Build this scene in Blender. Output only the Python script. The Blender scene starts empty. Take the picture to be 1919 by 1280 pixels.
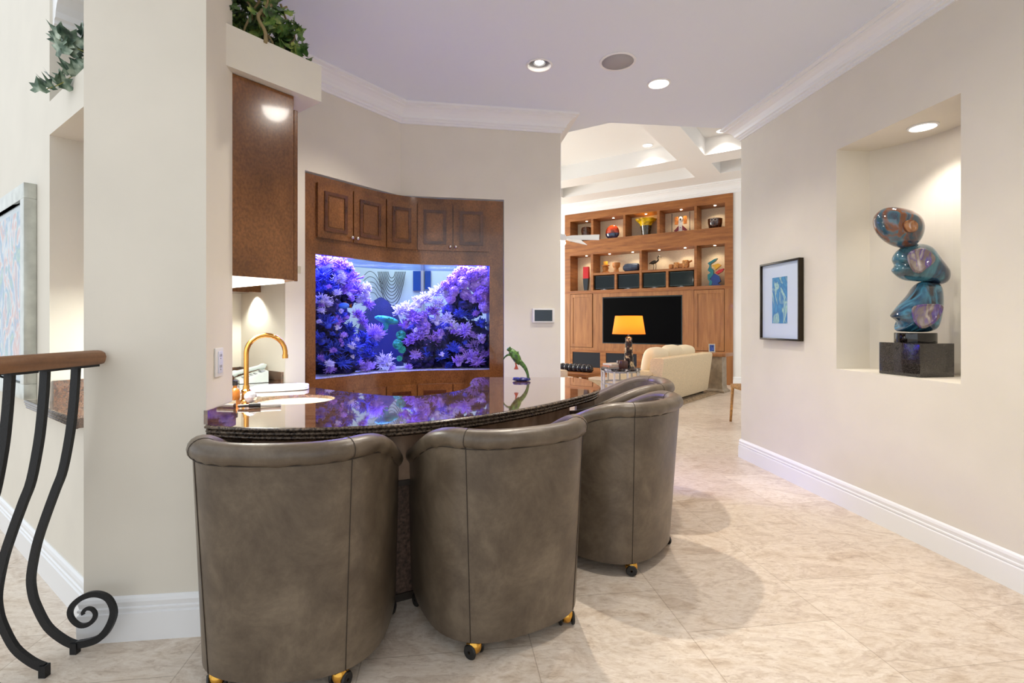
import bpy, bmesh, math, random
from mathutils import Vector, Matrix, noise
R_ = random.Random(7)
sc = bpy.context.scene
COL = sc.collection
PI = math.pi
F = 940.0; H = 1.35; HZ = 605.0          # focal length in px, eye height, horizon row (1919x1280)
def at_z(px, py, z):
    Y = (H - z) * F / (py - HZ); return Vector(((px - 960) / F * Y, Y, z))
def at_y(px, py, Y): return Vector(((px - 960) / F * Y, Y, H + (HZ - py) / F * Y))
def lin(c): return tuple(((v / 255) / 12.92 if v / 255 <= .04045 else ((v / 255 + .055) / 1.055) ** 2.4) for v in c)

# ------------------------------------------------------------------ materials
class NT:
    def __init__(s, name):
        s.m = bpy.data.materials.new(name); s.m.use_nodes = True
        s.t = s.m.node_tree; s.b = s.t.nodes['Principled BSDF']; s.out = s.t.nodes['Material Output']
    def n(s, k, **kw):
        x = s.t.nodes.new(k)
        for a, v in kw.items():
            if a in x.inputs: x.inputs[a].default_value = v
            else: setattr(x, a, v)
        return x
    def l(s, a, b): s.t.links.new(a, b)
    def co(s, scale=(1, 1, 1), rot=(0, 0, 0), loc=(0, 0, 0)):
        c = s.n('ShaderNodeTexCoord'); mp = s.n('ShaderNodeMapping'); mp.inputs['Scale'].default_value = scale
        mp.inputs['Rotation'].default_value = rot; mp.inputs['Location'].default_value = loc
        s.l(c.outputs['Object'], mp.inputs[0]); return mp.outputs[0]
    def ramp(s, fac, stops):
        r = s.n('ShaderNodeValToRGB'); e = r.color_ramp.elements
        e.remove(e[1]); e[0].position = stops[0][0]; e[0].color = (*lin(stops[0][1]), 1)
        for p, c in stops[1:]: e.new(p).color = (*lin(c), 1)
        s.l(fac, r.inputs[0]); return r.outputs[0]
    def mix(s, fac, a, b, blend='MIX'):
        x = s.n('ShaderNodeMix', data_type='RGBA', blend_type=blend)
        for i, v in ((0, fac), (6, a), (7, b)):
            if hasattr(v, 'is_output'): s.l(v, x.inputs[i])
            elif i == 0: x.inputs[0].default_value = v
            else: x.inputs[i].default_value = (*lin(v), 1)
        return x.outputs[2]
    def bump(s, h, st=.2, d=.01):
        b = s.n('ShaderNodeBump'); b.inputs['Strength'].default_value = st; b.inputs['Distance'].default_value = d
        s.l(h, b.inputs['Height']); s.l(b.outputs[0], s.b.inputs['Normal'])
def pm(name, c, rough=.5, metal=0, var=0, vscale=6, coat=0, bump=0, bscale=80, spec=.5, stretch=(1, 1, 1)):
    t = NT(name); t.b.inputs['Roughness'].default_value = rough; t.b.inputs['Metallic'].default_value = metal
    t.b.inputs['Coat Weight'].default_value = coat; t.b.inputs['Coat Roughness'].default_value = .06
    t.b.inputs['Specular IOR Level'].default_value = spec
    t.b.inputs['Base Color'].default_value = (*lin(c), 1)
    if var:
        ns = t.n('ShaderNodeTexNoise', Scale=vscale, Detail=5.0); t.l(t.co(stretch), ns.inputs['Vector'])
        t.l(t.ramp(ns.outputs[0], [(.3, tuple(max(0, v * (1 - var)) for v in c)), (.7, tuple(min(255, v * (1 + var)) for v in c))]), t.b.inputs['Base Color'])
    if bump:
        ns = t.n('ShaderNodeTexNoise', Scale=bscale, Detail=3.0); t.l(t.co(), ns.inputs['Vector']); t.bump(ns.outputs[0], bump, .004)
    return t.m
def emit(name, c, st):
    t = NT(name); t.b.inputs['Base Color'].default_value = (*lin(c), 1)
    t.b.inputs['Emission Color'].default_value = (*lin(c), 1); t.b.inputs['Emission Strength'].default_value = st
    return t.m
def glassy(name, tint=(255, 255, 255), refl=.12, rough=.0):
    t = NT(name); tr = t.n('ShaderNodeBsdfTransparent'); tr.inputs[0].default_value = (*lin(tint), 1)
    gl = t.n('ShaderNodeBsdfGlossy'); gl.inputs['Roughness'].default_value = rough
    fr = t.n('ShaderNodeLayerWeight'); fr.inputs[0].default_value = .5
    pw = t.n('ShaderNodeMath', operation='POWER'); pw.inputs[1].default_value = 4.; t.l(fr.outputs['Facing'], pw.inputs[0])
    ma = t.n('ShaderNodeMath', operation='MULTIPLY_ADD'); ma.inputs[1].default_value = .5; ma.inputs[2].default_value = refl * .4; t.l(pw.outputs[0], ma.inputs[0])
    mx = t.n('ShaderNodeMixShader'); t.l(ma.outputs[0], mx.inputs[0]); t.l(tr.outputs[0], mx.inputs[1]); t.l(gl.outputs[0], mx.inputs[2])
    t.l(mx.outputs[0], t.out.inputs[0]); return t.m
def wood(name, stops, scale=(1, 1, 1), rough=.35, coat=0., fig=0., wscale=3., rot=(0, 0, 0)):
    t = NT(name); t.b.inputs['Roughness'].default_value = rough; t.b.inputs['Coat Weight'].default_value = coat
    t.b.inputs['Coat Roughness'].default_value = .05
    co = t.co(scale, rot)
    ns = t.n('ShaderNodeTexNoise', Scale=wscale, Detail=8.0, Distortion=.6); t.l(co, ns.inputs['Vector'])
    col = t.ramp(ns.outputs[0], stops)
    if fig:
        n2 = t.n('ShaderNodeTexNoise', Scale=95., Detail=4.0); t.l(t.co((1, 1, .7)), n2.inputs['Vector'])
        col = t.mix(fig, col, t.ramp(n2.outputs[0], [(.35, (40, 22, 12)), (.62, (255, 255, 255))]), 'MULTIPLY')
    t.l(col, t.b.inputs['Base Color']); return t.m

M = {}
M['wall'] = pm('wall_paint', (226, 219, 205), .7, var=.012, vscale=3, bump=.05, bscale=160)
M['wall_white'] = pm('family_wall_paint', (238, 236, 232), .7, bump=.04)
M['ceil'] = pm('ceiling_paint', (232, 237, 246), .8, bump=.03)
M['trim'] = pm('white_trim_paint', (240, 240, 240), .35)
M['darkwood'] = wood('burl_cabinet_wood', [(.3, (104, 63, 31)), (.5, (128, 80, 41)), (.72, (150, 97, 52))], (1, 1, .6), .16, .4, .34, 4)
M['darkwood2'] = wood('burl_moulding_wood', [(.3, (70, 34, 18)), (.7, (104, 56, 28))], (1, 1, 1), .25, .6, .3, 8)
M['oak'] = wood('teak_grain_wood', [(.3, (130, 76, 33)), (.5, (156, 96, 45)), (.7, (174, 113, 57))], (1, 1, 9), .42, .05, .12, 2., (0, PI / 2, 0))
M['oakh'] = wood('teak_panel_wood', [(.3, (140, 90, 50)), (.5, (162, 107, 61)), (.7, (176, 122, 72))], (9, 9, .7), .42, .05, .1, 2.)
M['rail'] = wood('oak_handrail_wood', [(.3, (96, 62, 36)), (.5, (128, 86, 52)), (.7, (146, 102, 64))], (14, 1.2, 14), .4, .1, .1, 2.)
M['linen'] = pm('linen_backing', (226, 208, 180), .8, var=.05, vscale=60, bump=.1)
M['leather'] = None
def leather(name, wr):
    t = NT(name); co = t.co()
    n1 = t.n('ShaderNodeTexNoise', Scale=4.5, Detail=9.0, Distortion=.3, Roughness=.7); t.l(co, n1.inputs['Vector'])
    c = t.ramp(n1.outputs[0], [(.28, (70, 58, 47)), (.5, (98, 85, 70)), (.72, (126, 112, 94))])
    t.l(c, t.b.inputs['Base Color']); t.b.inputs['Roughness'].default_value = .36; t.b.inputs['Specular IOR Level'].default_value = .5
    n2 = t.n('ShaderNodeTexNoise', Scale=220., Detail=3.0); t.l(co, n2.inputs['Vector'])
    h = n2.outputs[0]
    t.bump(h, .12, .002); return t.m
M['leather'] = leather('taupe_leather', 0)
M['piping'] = pm('dark_seam', (52, 42, 33), .6)
M['brass'] = pm('polished_brass', (212, 160, 72), .16, 1)
M['gold'] = pm('polished_gold', (222, 164, 86), .12, 1)
M['nickel'] = pm('nickel_knob', (214, 208, 198), .2, 1)
M['black_rubber'] = pm('black_rubber', (22, 21, 20), .45)
M['iron'] = pm('wrought_iron', (34, 35, 37), .5, .3, bump=.3, bscale=120)
M['black_gloss'] = pm('black_gloss', (6, 6, 8), .06, coat=.5)
M['screen'] = pm('dark_screen', (2, 2, 3), .5, spec=.05)
M['screen_teal'] = pm('dark_monitor_glass', (6, 18, 22), .12, spec=.3)
M['grille'] = pm('speaker_cloth', (20, 24, 34), .8)
M['white_plastic'] = pm('white_plastic', (232, 230, 226), .35)
M['pale_plastic'] = pm('pale_grey_plastic', (206, 214, 210), .4)
M['grey_plastic'] = pm('grey_plastic', (150, 152, 156), .5)
M['porcelain'] = pm('cream_porcelain', (238, 220, 188), .15)
M['towel'] = pm('white_terry', (244, 242, 240), .9, bump=.5, bscale=300)
M['cream_fabric'] = pm('cream_upholstery', (222, 200, 164), .85, var=.07, vscale=30, bump=.25, bscale=260, stretch=(1, 1, 6))
M['cream_cushion'] = pm('cream_cushion_fabric', (232, 214, 182), .85, bump=.2, bscale=220)
M['crystal'] = glassy('crystal', (240, 244, 250), .6, .02)
M['glass'] = glassy('clear_glass', (250, 252, 255), .08)
M['tankglass'] = glassy('aquarium_glass', (248, 250, 255), .012)
M['bulb'] = emit('lamp_lens', (255, 246, 232), 9)
M['puck'] = emit('puck_lens', (255, 240, 214), 14)
M['strip'] = emit('underside_glow', (255, 248, 232), 3.5)  # glow standing in for light on the white cabinet underside

t = NT('travertine_tiles'); co = t.co((1, 1, 1), (0, 0, math.radians(82.5)), (0, -.355, 0))
br = t.n('ShaderNodeTexBrick', offset=.5, squash=1.0, Scale=1.0)
for k, v in (('Mortar Size', .0025), ('Brick Width', .69), ('Row Height', .69), ('Mortar Smooth', .3), ('Bias', 0.)): br.inputs[k].default_value = v
br.inputs['Color1'].default_value = (*lin((222, 210, 196)), 1); br.inputs['Color2'].default_value = (*lin((234, 225, 213)), 1); br.inputs['Mortar'].default_value = (*lin((200, 186, 168)), 1)
t.l(co, br.inputs['Vector'])
n1 = t.n('ShaderNodeTexNoise', Scale=2.3, Detail=12.0, Distortion=1.8, Roughness=.66); t.l(t.co((1, 1.9, 1), (0, 0, .5)), n1.inputs['Vector'])
veins = t.ramp(n1.outputs[0], [(.30, (196, 172, 146)), (.40, (226, 212, 194)), (.5, (244, 237, 228)), (.60, (218, 203, 186)), (.66, (240, 232, 222)), (.78, (204, 190, 176))])
n2 = t.n('ShaderNodeTexNoise', Scale=17., Detail=10.0, Roughness=.74, Distortion=1.2); t.l(t.co((1, 2.6, 1), (0, 0, .35)), n2.inputs['Vector'])
pits = t.ramp(n2.outputs[0], [(.34, (190, 168, 144)), (.46, (238, 230, 220)), (.6, (255, 255, 255))])
c1 = t.mix(.85, br.outputs[0], veins, 'MULTIPLY'); c2 = t.mix(.6, c1, pits, 'MULTIPLY')
hs = t.n('ShaderNodeHueSaturation'); hs.inputs['Value'].default_value = 1.13; hs.inputs['Saturation'].default_value = .8; t.l(c2, hs.inputs['Color'])
t.l(hs.outputs[0], t.b.inputs['Base Color']); t.b.inputs['Roughness'].default_value = .3; t.b.inputs['Specular IOR Level'].default_value = .35
M['floor'] = t.m

t = NT('brown_granite'); co = t.co((1, 1, 1))
n1 = t.n('ShaderNodeTexNoise', Scale=26., Detail=8.0, Distortion=.8, Roughness=.75); t.l(t.co((.45, 1.2, 1), (0, 0, -.2)), n1.inputs['Vector'])
vo = t.n('ShaderNodeTexVoronoi', Scale=150.); t.l(co, vo.inputs['Vector'])
c1 = t.ramp(n1.outputs[0], [(.28, (26, 18, 16)), (.42, (78, 52, 40)), (.55, (128, 92, 68)), (.7, (92, 76, 66)), (.82, (40, 34, 34))])
c2 = t.mix(.45, c1, t.ramp(vo.outputs['Distance'], [(.1, (60, 46, 40)), (.6, (255, 246, 236))]), 'MULTIPLY')
t.l(c2, t.b.inputs['Base Color']); t.b.inputs['Roughness'].default_value = .05; t.b.inputs['Specular IOR Level'].default_value = 1.0
t.b.inputs['Coat Weight'].default_value = 1.; t.b.inputs['Coat Roughness'].default_value = .015; t.b.inputs['Coat IOR'].default_value = 1.9
M['granite'] = t.m
t = NT('honed_granite_edge'); n1 = t.n('ShaderNodeTexNoise', Scale=90., Detail=5.0); t.l(t.co(), n1.inputs['Vector'])
t.l(t.ramp(n1.outputs[0], [(.35, (34, 27, 24)), (.5, (88, 74, 62)), (.65, (120, 104, 88))]), t.b.inputs['Base Color']); t.b.inputs['Roughness'].default_value = .22
M['granite_edge'] = t.m
t = NT('black_granite'); n1 = t.n('ShaderNodeTexNoise', Scale=260., Detail=2.0); t.l(t.co(), n1.inputs['Vector'])
t.l(t.ramp(n1.outputs[0], [(.45, (24, 22, 22)), (.7, (82, 76, 72))]), t.b.inputs['Base Color']); t.b.inputs['Roughness'].default_value = .1; t.b.inputs['Coat Weight'].default_value = .5
M['black_granite'] = t.m

# ------------------------------------------------------------------ mesh builder
class MB:
    def __init__(s, frame=None): s.bm = bmesh.new(); s.fr = frame
    def v(s, p):
        p = Vector(p); return s.bm.verts.new(s.fr @ p if s.fr else p)
    def f(s, vs, mi=0):
        try: fa = s.bm.faces.new(vs); fa.material_index = mi; return fa
        except ValueError: return None
    def poly(s, pts, mi=0): return s.f([s.v(p) for p in pts], mi)
    def box(s, a, b, mi=0, bev=0):
        x0, y0, z0 = a; x1, y1, z1 = b
        if bev <= 0:
            vs = [s.v((x, y, z)) for z in (z0, z1) for x, y in ((x0, y0), (x1, y0), (x1, y1), (x0, y1))]
            for q in ((0, 3, 2, 1), (4, 5, 6, 7), (0, 1, 5, 4), (1, 2, 6, 5), (2, 3, 7, 6), (3, 0, 4, 7)): s.f([vs[i] for i in q], mi)
        else:
            cx, cy, cz = (x0 + x1) / 2, (y0 + y1) / 2, (z0 + z1) / 2
            b2 = bmesh.new(); bmesh.ops.create_cube(b2, size=1)
            for w in b2.verts: w.co = Vector((cx + w.co.x * (x1 - x0), cy + w.co.y * (y1 - y0), cz + w.co.z * (z1 - z0)))
            bmesh.ops.bevel(b2, geom=b2.edges[:], offset=bev, segments=2, affect='EDGES', profile=.6)
            s.merge(b2, mi)
    def merge(s, b2, mi=0, mtx=None):
        mp = {}
        for w in b2.verts: mp[w] = s.v(mtx @ w.co if mtx else w.co)
        for fa in b2.faces: s.f([mp[w] for w in fa.verts], mi)
        b2.free()
    def tube(s, pts, r, n=8, mi=0, caps=True, flat=None, up=None):
        """r: number or list; flat=(a,b) half sizes give a rectangular bar"""
        pts = [Vector(p) for p in pts]; rings = []; N = len(pts)
        ref = Vector(up) if up else None
        prev = None
        for i, p in enumerate(pts):
            tg = (pts[min(i + 1, N - 1)] - pts[max(i - 1, 0)]).normalized()
            if ref: a = tg.cross(ref)
            elif prev is None: a = tg.cross(Vector((0, 0, 1)) if abs(tg.z) < .9 else Vector((1, 0, 0)))
            else: a = prev - tg * prev.dot(tg)
            if a.length < 1e-6: a = tg.orthogonal()
            a.normalize(); prev = a; b = tg.cross(a)
            rr = r[i] if isinstance(r, (list, tuple)) else r
            if flat:
                k = rr
                rings.append([s.v(p + a * flat[0] * k * x + b * flat[1] * k * y) for x, y in ((-1, -1), (1, -1), (1, 1), (-1, 1))])
            else: rings.append([s.v(p + (a * math.cos(2 * PI * j / n) + b * math.sin(2 * PI * j / n)) * rr) for j in range(n)])
        s.loft(rings, mi, True, caps)
    def loft(s, rings, mi=0, closed=True, caps=False):
        for A, B in zip(rings, rings[1:]):
            m = len(A)
            for j in range(m if closed else m - 1): s.f([A[j], A[(j + 1) % m], B[(j + 1) % m], B[j]], mi)
        if caps: s.f(rings[0][::-1], mi); s.f(rings[-1], mi)
    def lathe(s, prof, c=(0, 0, 0), n=24, mi=0, sx=1, sy=1, mod=None, caps=True):
        c = Vector(c); rings = []
        for r, z in prof:
            rings.append([s.v((c.x + sx * (r * (mod(a, z) if mod else 1)) * math.cos(a), c.y + sy * (r * (mod(a, z) if mod else 1)) * math.sin(a), c.z + z)) for a in [2 * PI * j / n for j in range(n)]])
        s.loft(rings, mi, True, caps)
    def ell(s, c, r, n=12, m=8, mi=0, e=1.0, rot=None):
        c = Vector(c); g = lambda x: math.copysign(abs(x) ** e, x); rings = []
        top = None
        for i in range(1, m):
            la = -PI / 2 + PI * i / m
            ring = []
            for j in range(n):
                lo = 2 * PI * j / n
                p = Vector((r[0] * g(math.cos(la)) * g(math.cos(lo)), r[1] * g(math.cos(la)) * g(math.sin(lo)), r[2] * g(math.sin(la))))
                if rot: p = rot @ p
                ring.append(s.v(c + p))
            rings.append(ring)
        s.loft(rings, mi)
        for ring, sg in ((rings[0], -1), (rings[-1], 1)):
            p = Vector((0, 0, sg * r[2])); p = rot @ p if rot else p
            t = s.v(c + p)
            for j in range(n): s.f([ring[j], ring[(j + 1) % n], t], mi)
    def prism(s, poly, z0, z1, mi=0):
        A = [s.v((p[0], p[1], z0)) for p in poly]; B = [s.v((p[0], p[1], z1)) for p in poly]
        s.f(A[::-1], mi); s.f(B, mi); n = len(A)
        for j in range(n): s.f([A[j], A[(j + 1) % n], B[(j + 1) % n], B[j]], mi)
    def fill(s, loops, z, mi=0):
        es = []; out = []
        for lp in loops:
            vs = [s.v((p[0], p[1], z)) for p in lp]; out.append(vs)
            es += [s.bm.edges.new((vs[j], vs[(j + 1) % len(vs)])) for j in range(len(vs))]
        r = bmesh.ops.triangle_fill(s.bm, use_beauty=True, use_dissolve=False, edges=es)
        for g in r['geom']:
            if isinstance(g, bmesh.types.BMFace): g.material_index = mi
        return out
    def sweep(s, path, prof, z=0, mi=0, closed=False):
        """profile (out, dz) swept along a 2D polyline; out is to the LEFT-hand normal; mitred"""
        P = [Vector((p[0], p[1])) for p in path]; N = len(P); rings = []
        for i in range(N):
            def nrm(a, b): d = (b - a).normalized(); return Vector((-d.y, d.x))
            if closed: n1, n2 = nrm(P[i - 1], P[i]), nrm(P[i], P[(i + 1) % N])
            else:
                n1 = nrm(P[i - 1], P[i]) if i else None; n2 = nrm(P[i], P[i + 1]) if i < N - 1 else None
                n1 = n1 or n2; n2 = n2 or n1
            mv = (n1 + n2); mv = mv / max(.15, mv.dot(n1))
            rings.append([s.v((P[i].x + mv.x * o, P[i].y + mv.y * o, z + dz)) for o, dz in prof])
        if closed: rings.append(rings[0])
        s.loft(rings, mi, False)
        if not closed: s.f(rings[0], mi); s.f(rings[-1][::-1], mi)
        return rings
    def build(s, name, mats, parent=None, smooth=False, world=True, auto=None):
        bmesh.ops.remove_doubles(s.bm, verts=s.bm.verts, dist=1e-6)
        bmesh.ops.recalc_face_normals(s.bm, faces=s.bm.faces)
        me = bpy.data.meshes.new(name); s.bm.to_mesh(me); s.bm.free()
        for m in (mats if isinstance(mats, (list, tuple)) else [mats]): me.materials.append(m)
        o = bpy.data.objects.new(name, me); COL.objects.link(o)
        if smooth:
            for p in me.polygons: p.use_smooth = True
            if auto is not None: me.set_sharp_from_angle(angle=math.radians(auto))
        if parent is not None:
            o.parent = parent
            if world: me.transform(wm(parent).inverted())
        return o
def wm(o):
    m = Matrix.Translation(o.location) @ o.rotation_euler.to_matrix().to_4x4()
    return wm(o.parent) @ m if o.parent else m
def rebase(o, loc=None):
    if loc is None:
        xs = [v.co for v in o.data.vertices]
        lo = [min(c[i] for c in xs) for i in range(3)]; hi = [max(c[i] for c in xs) for i in range(3)]
        loc = ((lo[0] + hi[0]) / 2, (lo[1] + hi[1]) / 2, lo[2])
    o.data.transform(Matrix.Translation(-Vector(loc))); o.location = loc; return o
def tag(o, label, cat, group=None, kind=None):
    o['label'] = label; o['category'] = cat
    if group: o['group'] = group
    if kind: o['kind'] = kind
    return o
def one(mb, name, mats, label, cat, group=None, smooth=False, auto=None):
    return rebase(tag(mb.build(name, mats, None, smooth, auto=auto), label, cat, group))
def struct(mb, name, mats, smooth=False, auto=None, parent=None):
    o = mb.build(name, mats, parent, smooth, auto=auto); o['kind'] = 'structure'; return o
def thing(name, loc, label, cat, group=None, rz=0):
    o = bpy.data.objects.new(name, None); COL.objects.link(o); o.location = loc; o.rotation_euler = (0, 0, rz)
    o.empty_display_size = .1
    return tag(o, label, cat, group)
def copy_tree(o, parent=None):
    c = o.copy(); COL.objects.link(c)
    if parent: c.parent = parent
    for ch in list(o.children): copy_tree(ch, c)
    return c
def frame2(o, ex, ey):
    m = Matrix.Identity(4)
    for i, e in enumerate((ex, ey)):
        m[0][i] = e[0]; m[1][i] = e[1]
    m[0][3], m[1][3] = o[0], o[1]; return m
def arc(c, r, a0, a1, n, rx=1, ry=1): return [(c[0] + r * rx * math.cos(a0 + (a1 - a0) * i / (n - 1)), c[1] + r * ry * math.sin(a0 + (a1 - a0) * i / (n - 1))) for i in range(n)]
def cr(pts, k=6, closed=False):
    P = [Vector(p) for p in pts]; out = []; N = len(P)
    for i in range(N if closed else N - 1):
        g = lambda j: P[j % N] if closed else P[max(0, min(N - 1, j))]
        a, b, c, d = g(i - 1), g(i), g(i + 1), g(i + 2)
        for q in range(k):
            u = q / k
            out.append(.5 * ((2 * b) + (c - a) * u + (2 * a - 5 * b + 4 * c - d) * u * u + (3 * b - a - 3 * c + d) * u ** 3))
    if not closed: out.append(P[-1])
    return out
def light(kind, name, loc, energy, color=(1, 1, 1), size=.1, target=None, spot=None, blend=.6, size_y=None, spread=None):
    L = bpy.data.lights.new(name, kind); L.energy = energy; L.color = color
    if kind == 'AREA':
        L.size = size
        if size_y: L.shape = 'RECTANGLE'; L.size_y = size_y
        if spread: L.spread = spread
    elif kind != 'SUN': L.shadow_soft_size = size
    if kind == 'SPOT': L.spot_size = math.radians(spot); L.spot_blend = blend
    o = bpy.data.objects.new(name, L); COL.objects.link(o); o.location = loc
    if target is not None: o.rotation_euler = (Vector(target) - Vector(loc)).to_track_quat('-Z', 'Y').to_euler()
    return o

CEIL = 3.33
CROWN = [(0, -.155), (.014, -.155), (.014, -.14), (.03, -.134), (.03, -.118), (.046, -.112), (.052, -.09), (.072, -.064), (.1, -.044), (.122, -.036), (.122, -.026), (.138, -.022), (.15, -.018), (.15, 0), (0, 0)]
BASE = [(0, 0), (.02, 0), (.02, .118), (.013, .122), (.013, .128), (.018, .132), (.018, .14), (.012, .144), (.016, .165), (.012, .178), (.004, .186), (0, .186)]

# ------------------------------------------------------------------ setting: floor, walls, ceilings
mb = MB(); mb.poly([(-9, -5, 0), (12, -5, 0), (12, 15, 0), (-9, 15, 0)])
struct(mb, 'floor', M['floor'])

# right wall with the sculpture niche: local (s along the wall, d into the wall, z)
RW = frame2((2.804, 0), (-.0995, .995), (.995, .0995))
s0, s1, sN0, sN1, zN0, zN1 = -2.0, 5.06, 2.833, 3.774, 1.005, 2.643
mb = MB(RW)
for a, b, c, d in ((s0, sN0, 0, 5), (sN1, s1, 0, 5), (sN0, sN1, 0, zN0), (sN0, sN1, zN1, 5)): mb.poly([(a, 0, c), (b, 0, c), (b, 0, d), (a, 0, d)])
bk = [(sN0 + (sN1 - sN0) * i / 16, .27 + .19 * (1 - ((i - 8) / 8) ** 2)) for i in range(17)]
for (a, da), (b, db) in zip(bk, bk[1:]):
    mb.poly([(a, da, zN0), (b, db, zN0), (b, db, zN1), (a, da, zN1)])
for zz in (zN0, zN1): mb.poly([(sN0, 0, zz)] + [(a, d, zz) for a, d in bk] + [(sN1, 0, zz)])
for ss in (sN0, sN1): mb.poly([(ss, 0, zN0), (ss, .27, zN0), (ss, .27, zN1), (ss, 0, zN1)])
mb.poly([(s1, 0, 0), (s1, .55, 0), (s1, .55, 5), (s1, 0, 5)]); mb.poly([(s1, .55, 0), (s0, .55, 0), (s0, .55, 5), (s1, .55, 5)])
struct(mb, 'wall_right', M['wall'])
def rw(s, d=0): p = RW @ Vector((s, d, 0)); return (p.x, p.y)
mb = MB(); mb.sweep([rw(s0), rw(s1), rw(s1, .55)], BASE); struct(mb, 'baseboard_right', M['trim'])
mb = MB(); mb.sweep([rw(s0), rw(s1), rw(s1, .12)], CROWN, CEIL); struct(mb, 'trim_1', M['trim'])

# aquarium wall: two runs meeting at a corner
WL, WC, WR = Vector((-1.672, 3.698)), Vector((-1.02, 4.596)), Vector((.468, 4.837))
P1, P2 = Vector((-1.579, 3.826)), Vector((-.076, 4.749)); ZC = 2.515
mb = MB()
def vq(a, b, z0, z1): mb.poly([(a[0], a[1], z0), (b[0], b[1], z0), (b[0], b[1], z1), (a[0], a[1], z1)])
vq(WL, P1, 0, 5); vq(P1, WC, ZC, 5); vq(WC, P2, ZC, 5); vq(P2, WR, 0, 5)
bd = Vector((-.13, .99))
vq(WR, WR + bd * 1.0, 0, 5); vq(P2, P2 + bd * .06, 0, ZC); vq(P1, P1 + Vector((-.8, .6)) * .06, 0, ZC)
mb.poly([(*P1, ZC), (*WC, ZC), (*P2, ZC), (P2.x, P2.y + .12, ZC), (WC.x - .06, WC.y + .1, ZC), (P1.x - .1, P1.y + .07, ZC)])
struct(mb, 'wall_rear', M['wall'])
mb = MB(); mb.sweep([WR + bd * .9, WR, WC, WL], CROWN, CEIL); struct(mb, 'trim_2', M['trim'])

# pillar and the left hall wall with pass-through and planter openings
A_ = Vector((-.808, .589)); D_ = Vector((.589, .808))
pil = [Vector((-1.812, 2.122)), Vector((-1.329, 2.18)), Vector((-1.366, 2.45)), Vector((-1.62, 2.47)), Vector((-1.86, 2.25))]
mb = MB(); mb.prism(pil, 0, 5); struct(mb, 'pillar', M['wall'])
mb = MB(); mb.sweep([pil[4], pil[0], pil[1], Vector((-1.345, 2.30))][::-1], BASE); struct(mb, 'baseboard_front', M['trim'])
LW0 = Vector((-1.835, 2.204)); LW = frame2(LW0, A_, D_); TH = .3
mb = MB(LW); o0, o1 = .02, .743
for d in (0, TH):
    for a, b, c, e in ((-.05, o0, 0, 5), (o1, 3.2, 0, 5), (o0, o1, 0, .89), (o0, o1, 2.34, 2.515), (o0, o1, 3.3, 5)): mb.poly([(a, d, c), (b, d, c), (b, d, e), (a, d, e)])
for s in (o0, o1):
    for c, e in ((.89, 2.34), (2.515, 3.3)): mb.poly([(s, 0, c), (s, TH, c), (s, TH, e), (s, 0, e)])
for z in (.89, 2.34, 2.515, 3.3): mb.poly([(o0, 0, z), (o1, 0, z), (o1, TH, z), (o0, TH, z)])
struct(mb, 'wall_left', M['wall'])
def lw(s, d=0): p = LW @ Vector((s, d, 0)); return Vector((p.x, p.y))
mb = MB(); mb.sweep([lw(.0), lw(3.2)], BASE); struct(mb, 'baseboard_left', M['trim'])
# crown return inside the planter opening
mb = MB(LW); pr = [(o1 - 1.15 * o, d) for o, d in CROWN]
rg = [[mb.v((s, dd, 3.09 + z * 1.25)) for s, z in pr] for dd in (.012, TH + .02)]
mb.loft(rg, 0, False); mb.f(rg[0]); mb.f(rg[1])
struct(mb, 'trim_3', M['trim'])
mb = MB(LW); mb.box((o0 - .3, .012, 3.09), (o1 - .002, TH + .02, 3.13)); struct(mb, 'ceiling_planter', M['ceil'])

# alcove walls behind the sink counter
ra, rb = Vector((-1.70, 3.735)), Vector((-2.26, 4.185)); rc = rb - Vector((.6, .8)) * 1.3
mb = MB(); vq(WL, ra, 0, 5); vq(ra, rb, 0, 5); vq(rb, rc, 0, 5)
struct(mb, 'wall_alcove', M['wall'])

# hall ceiling with a hole for the eyeball light
edge = [(2.66, 5.13), (2.073, 5.10), (1.604, 5.043), (.972, 4.963), (.60, 5.20), (.42, 5.3)]
hall = [(-1.75, -1.5), (3.0, -1.5)] + edge + [(.3, 5.9), (-3.6, 5.9), (-3.6, 3.55), (-1.78, 2.19)]
EY = at_z(1011, 122, CEIL)
mb = MB(); hole = arc((EY.x, EY.y), .088, 0, 2 * PI * 31 / 32, 32)
lo = mb.fill([hall, hole], CEIL); up = [mb.v((p[0], p[1], 5)) for p in hall]
n = len(up)
for j in range(n): mb.f([lo[0][j], lo[0][(j + 1) % n], up[(j + 1) % n], up[j]])
mb.f(up)
struct(mb, 'ceiling', M['ceil'])

# family room beyond: wall, coffered ceiling
RB = Vector((4.754, 10.85)); V_ = Vector((.83, -.558)); U_ = Vector((.558, .83))
FM = frame2(RB, -V_, -U_)                      # local (p to the left, q towards us, z)
ZB, ZR = 4.41, 4.72
def fam(p, q): w = FM @ Vector((p, q, 0)); return Vector((w.x, w.y))
def P7(zx, q=0.):
    r = ((1040 + .3125 * zx) - 960) / F; o = RB - U_ * q
    return (o.x - o.y * r) / (V_.x - V_.y * r)
def Z7(zx, zy, q=0.):
    p = P7(zx, q); Y = fam(p, q).y; return H + (HZ - (350 + .3125 * zy)) / F * Y
pL = P7(63)
mb = MB(FM)
for a, b, c, d in ((-5, 0, 0, 5.2), (pL, 9, 0, 5.2), (0, pL, 4.16, 5.2)): mb.poly([(a, 0, c), (b, 0, c), (b, 0, d), (a, 0, d)])
struct(mb, 'wall_far', M['wall_white'])
mb = MB(); mb.sweep([fam(9, 0), fam(-5, 0)][::-1], CROWN, 0); mb.bm.verts.ensure_lookup_table()
for v in mb.bm.verts: v.co.z = ZB + v.co.z * 1.6
struct(mb, 'trim_4', M['trim'])
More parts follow.
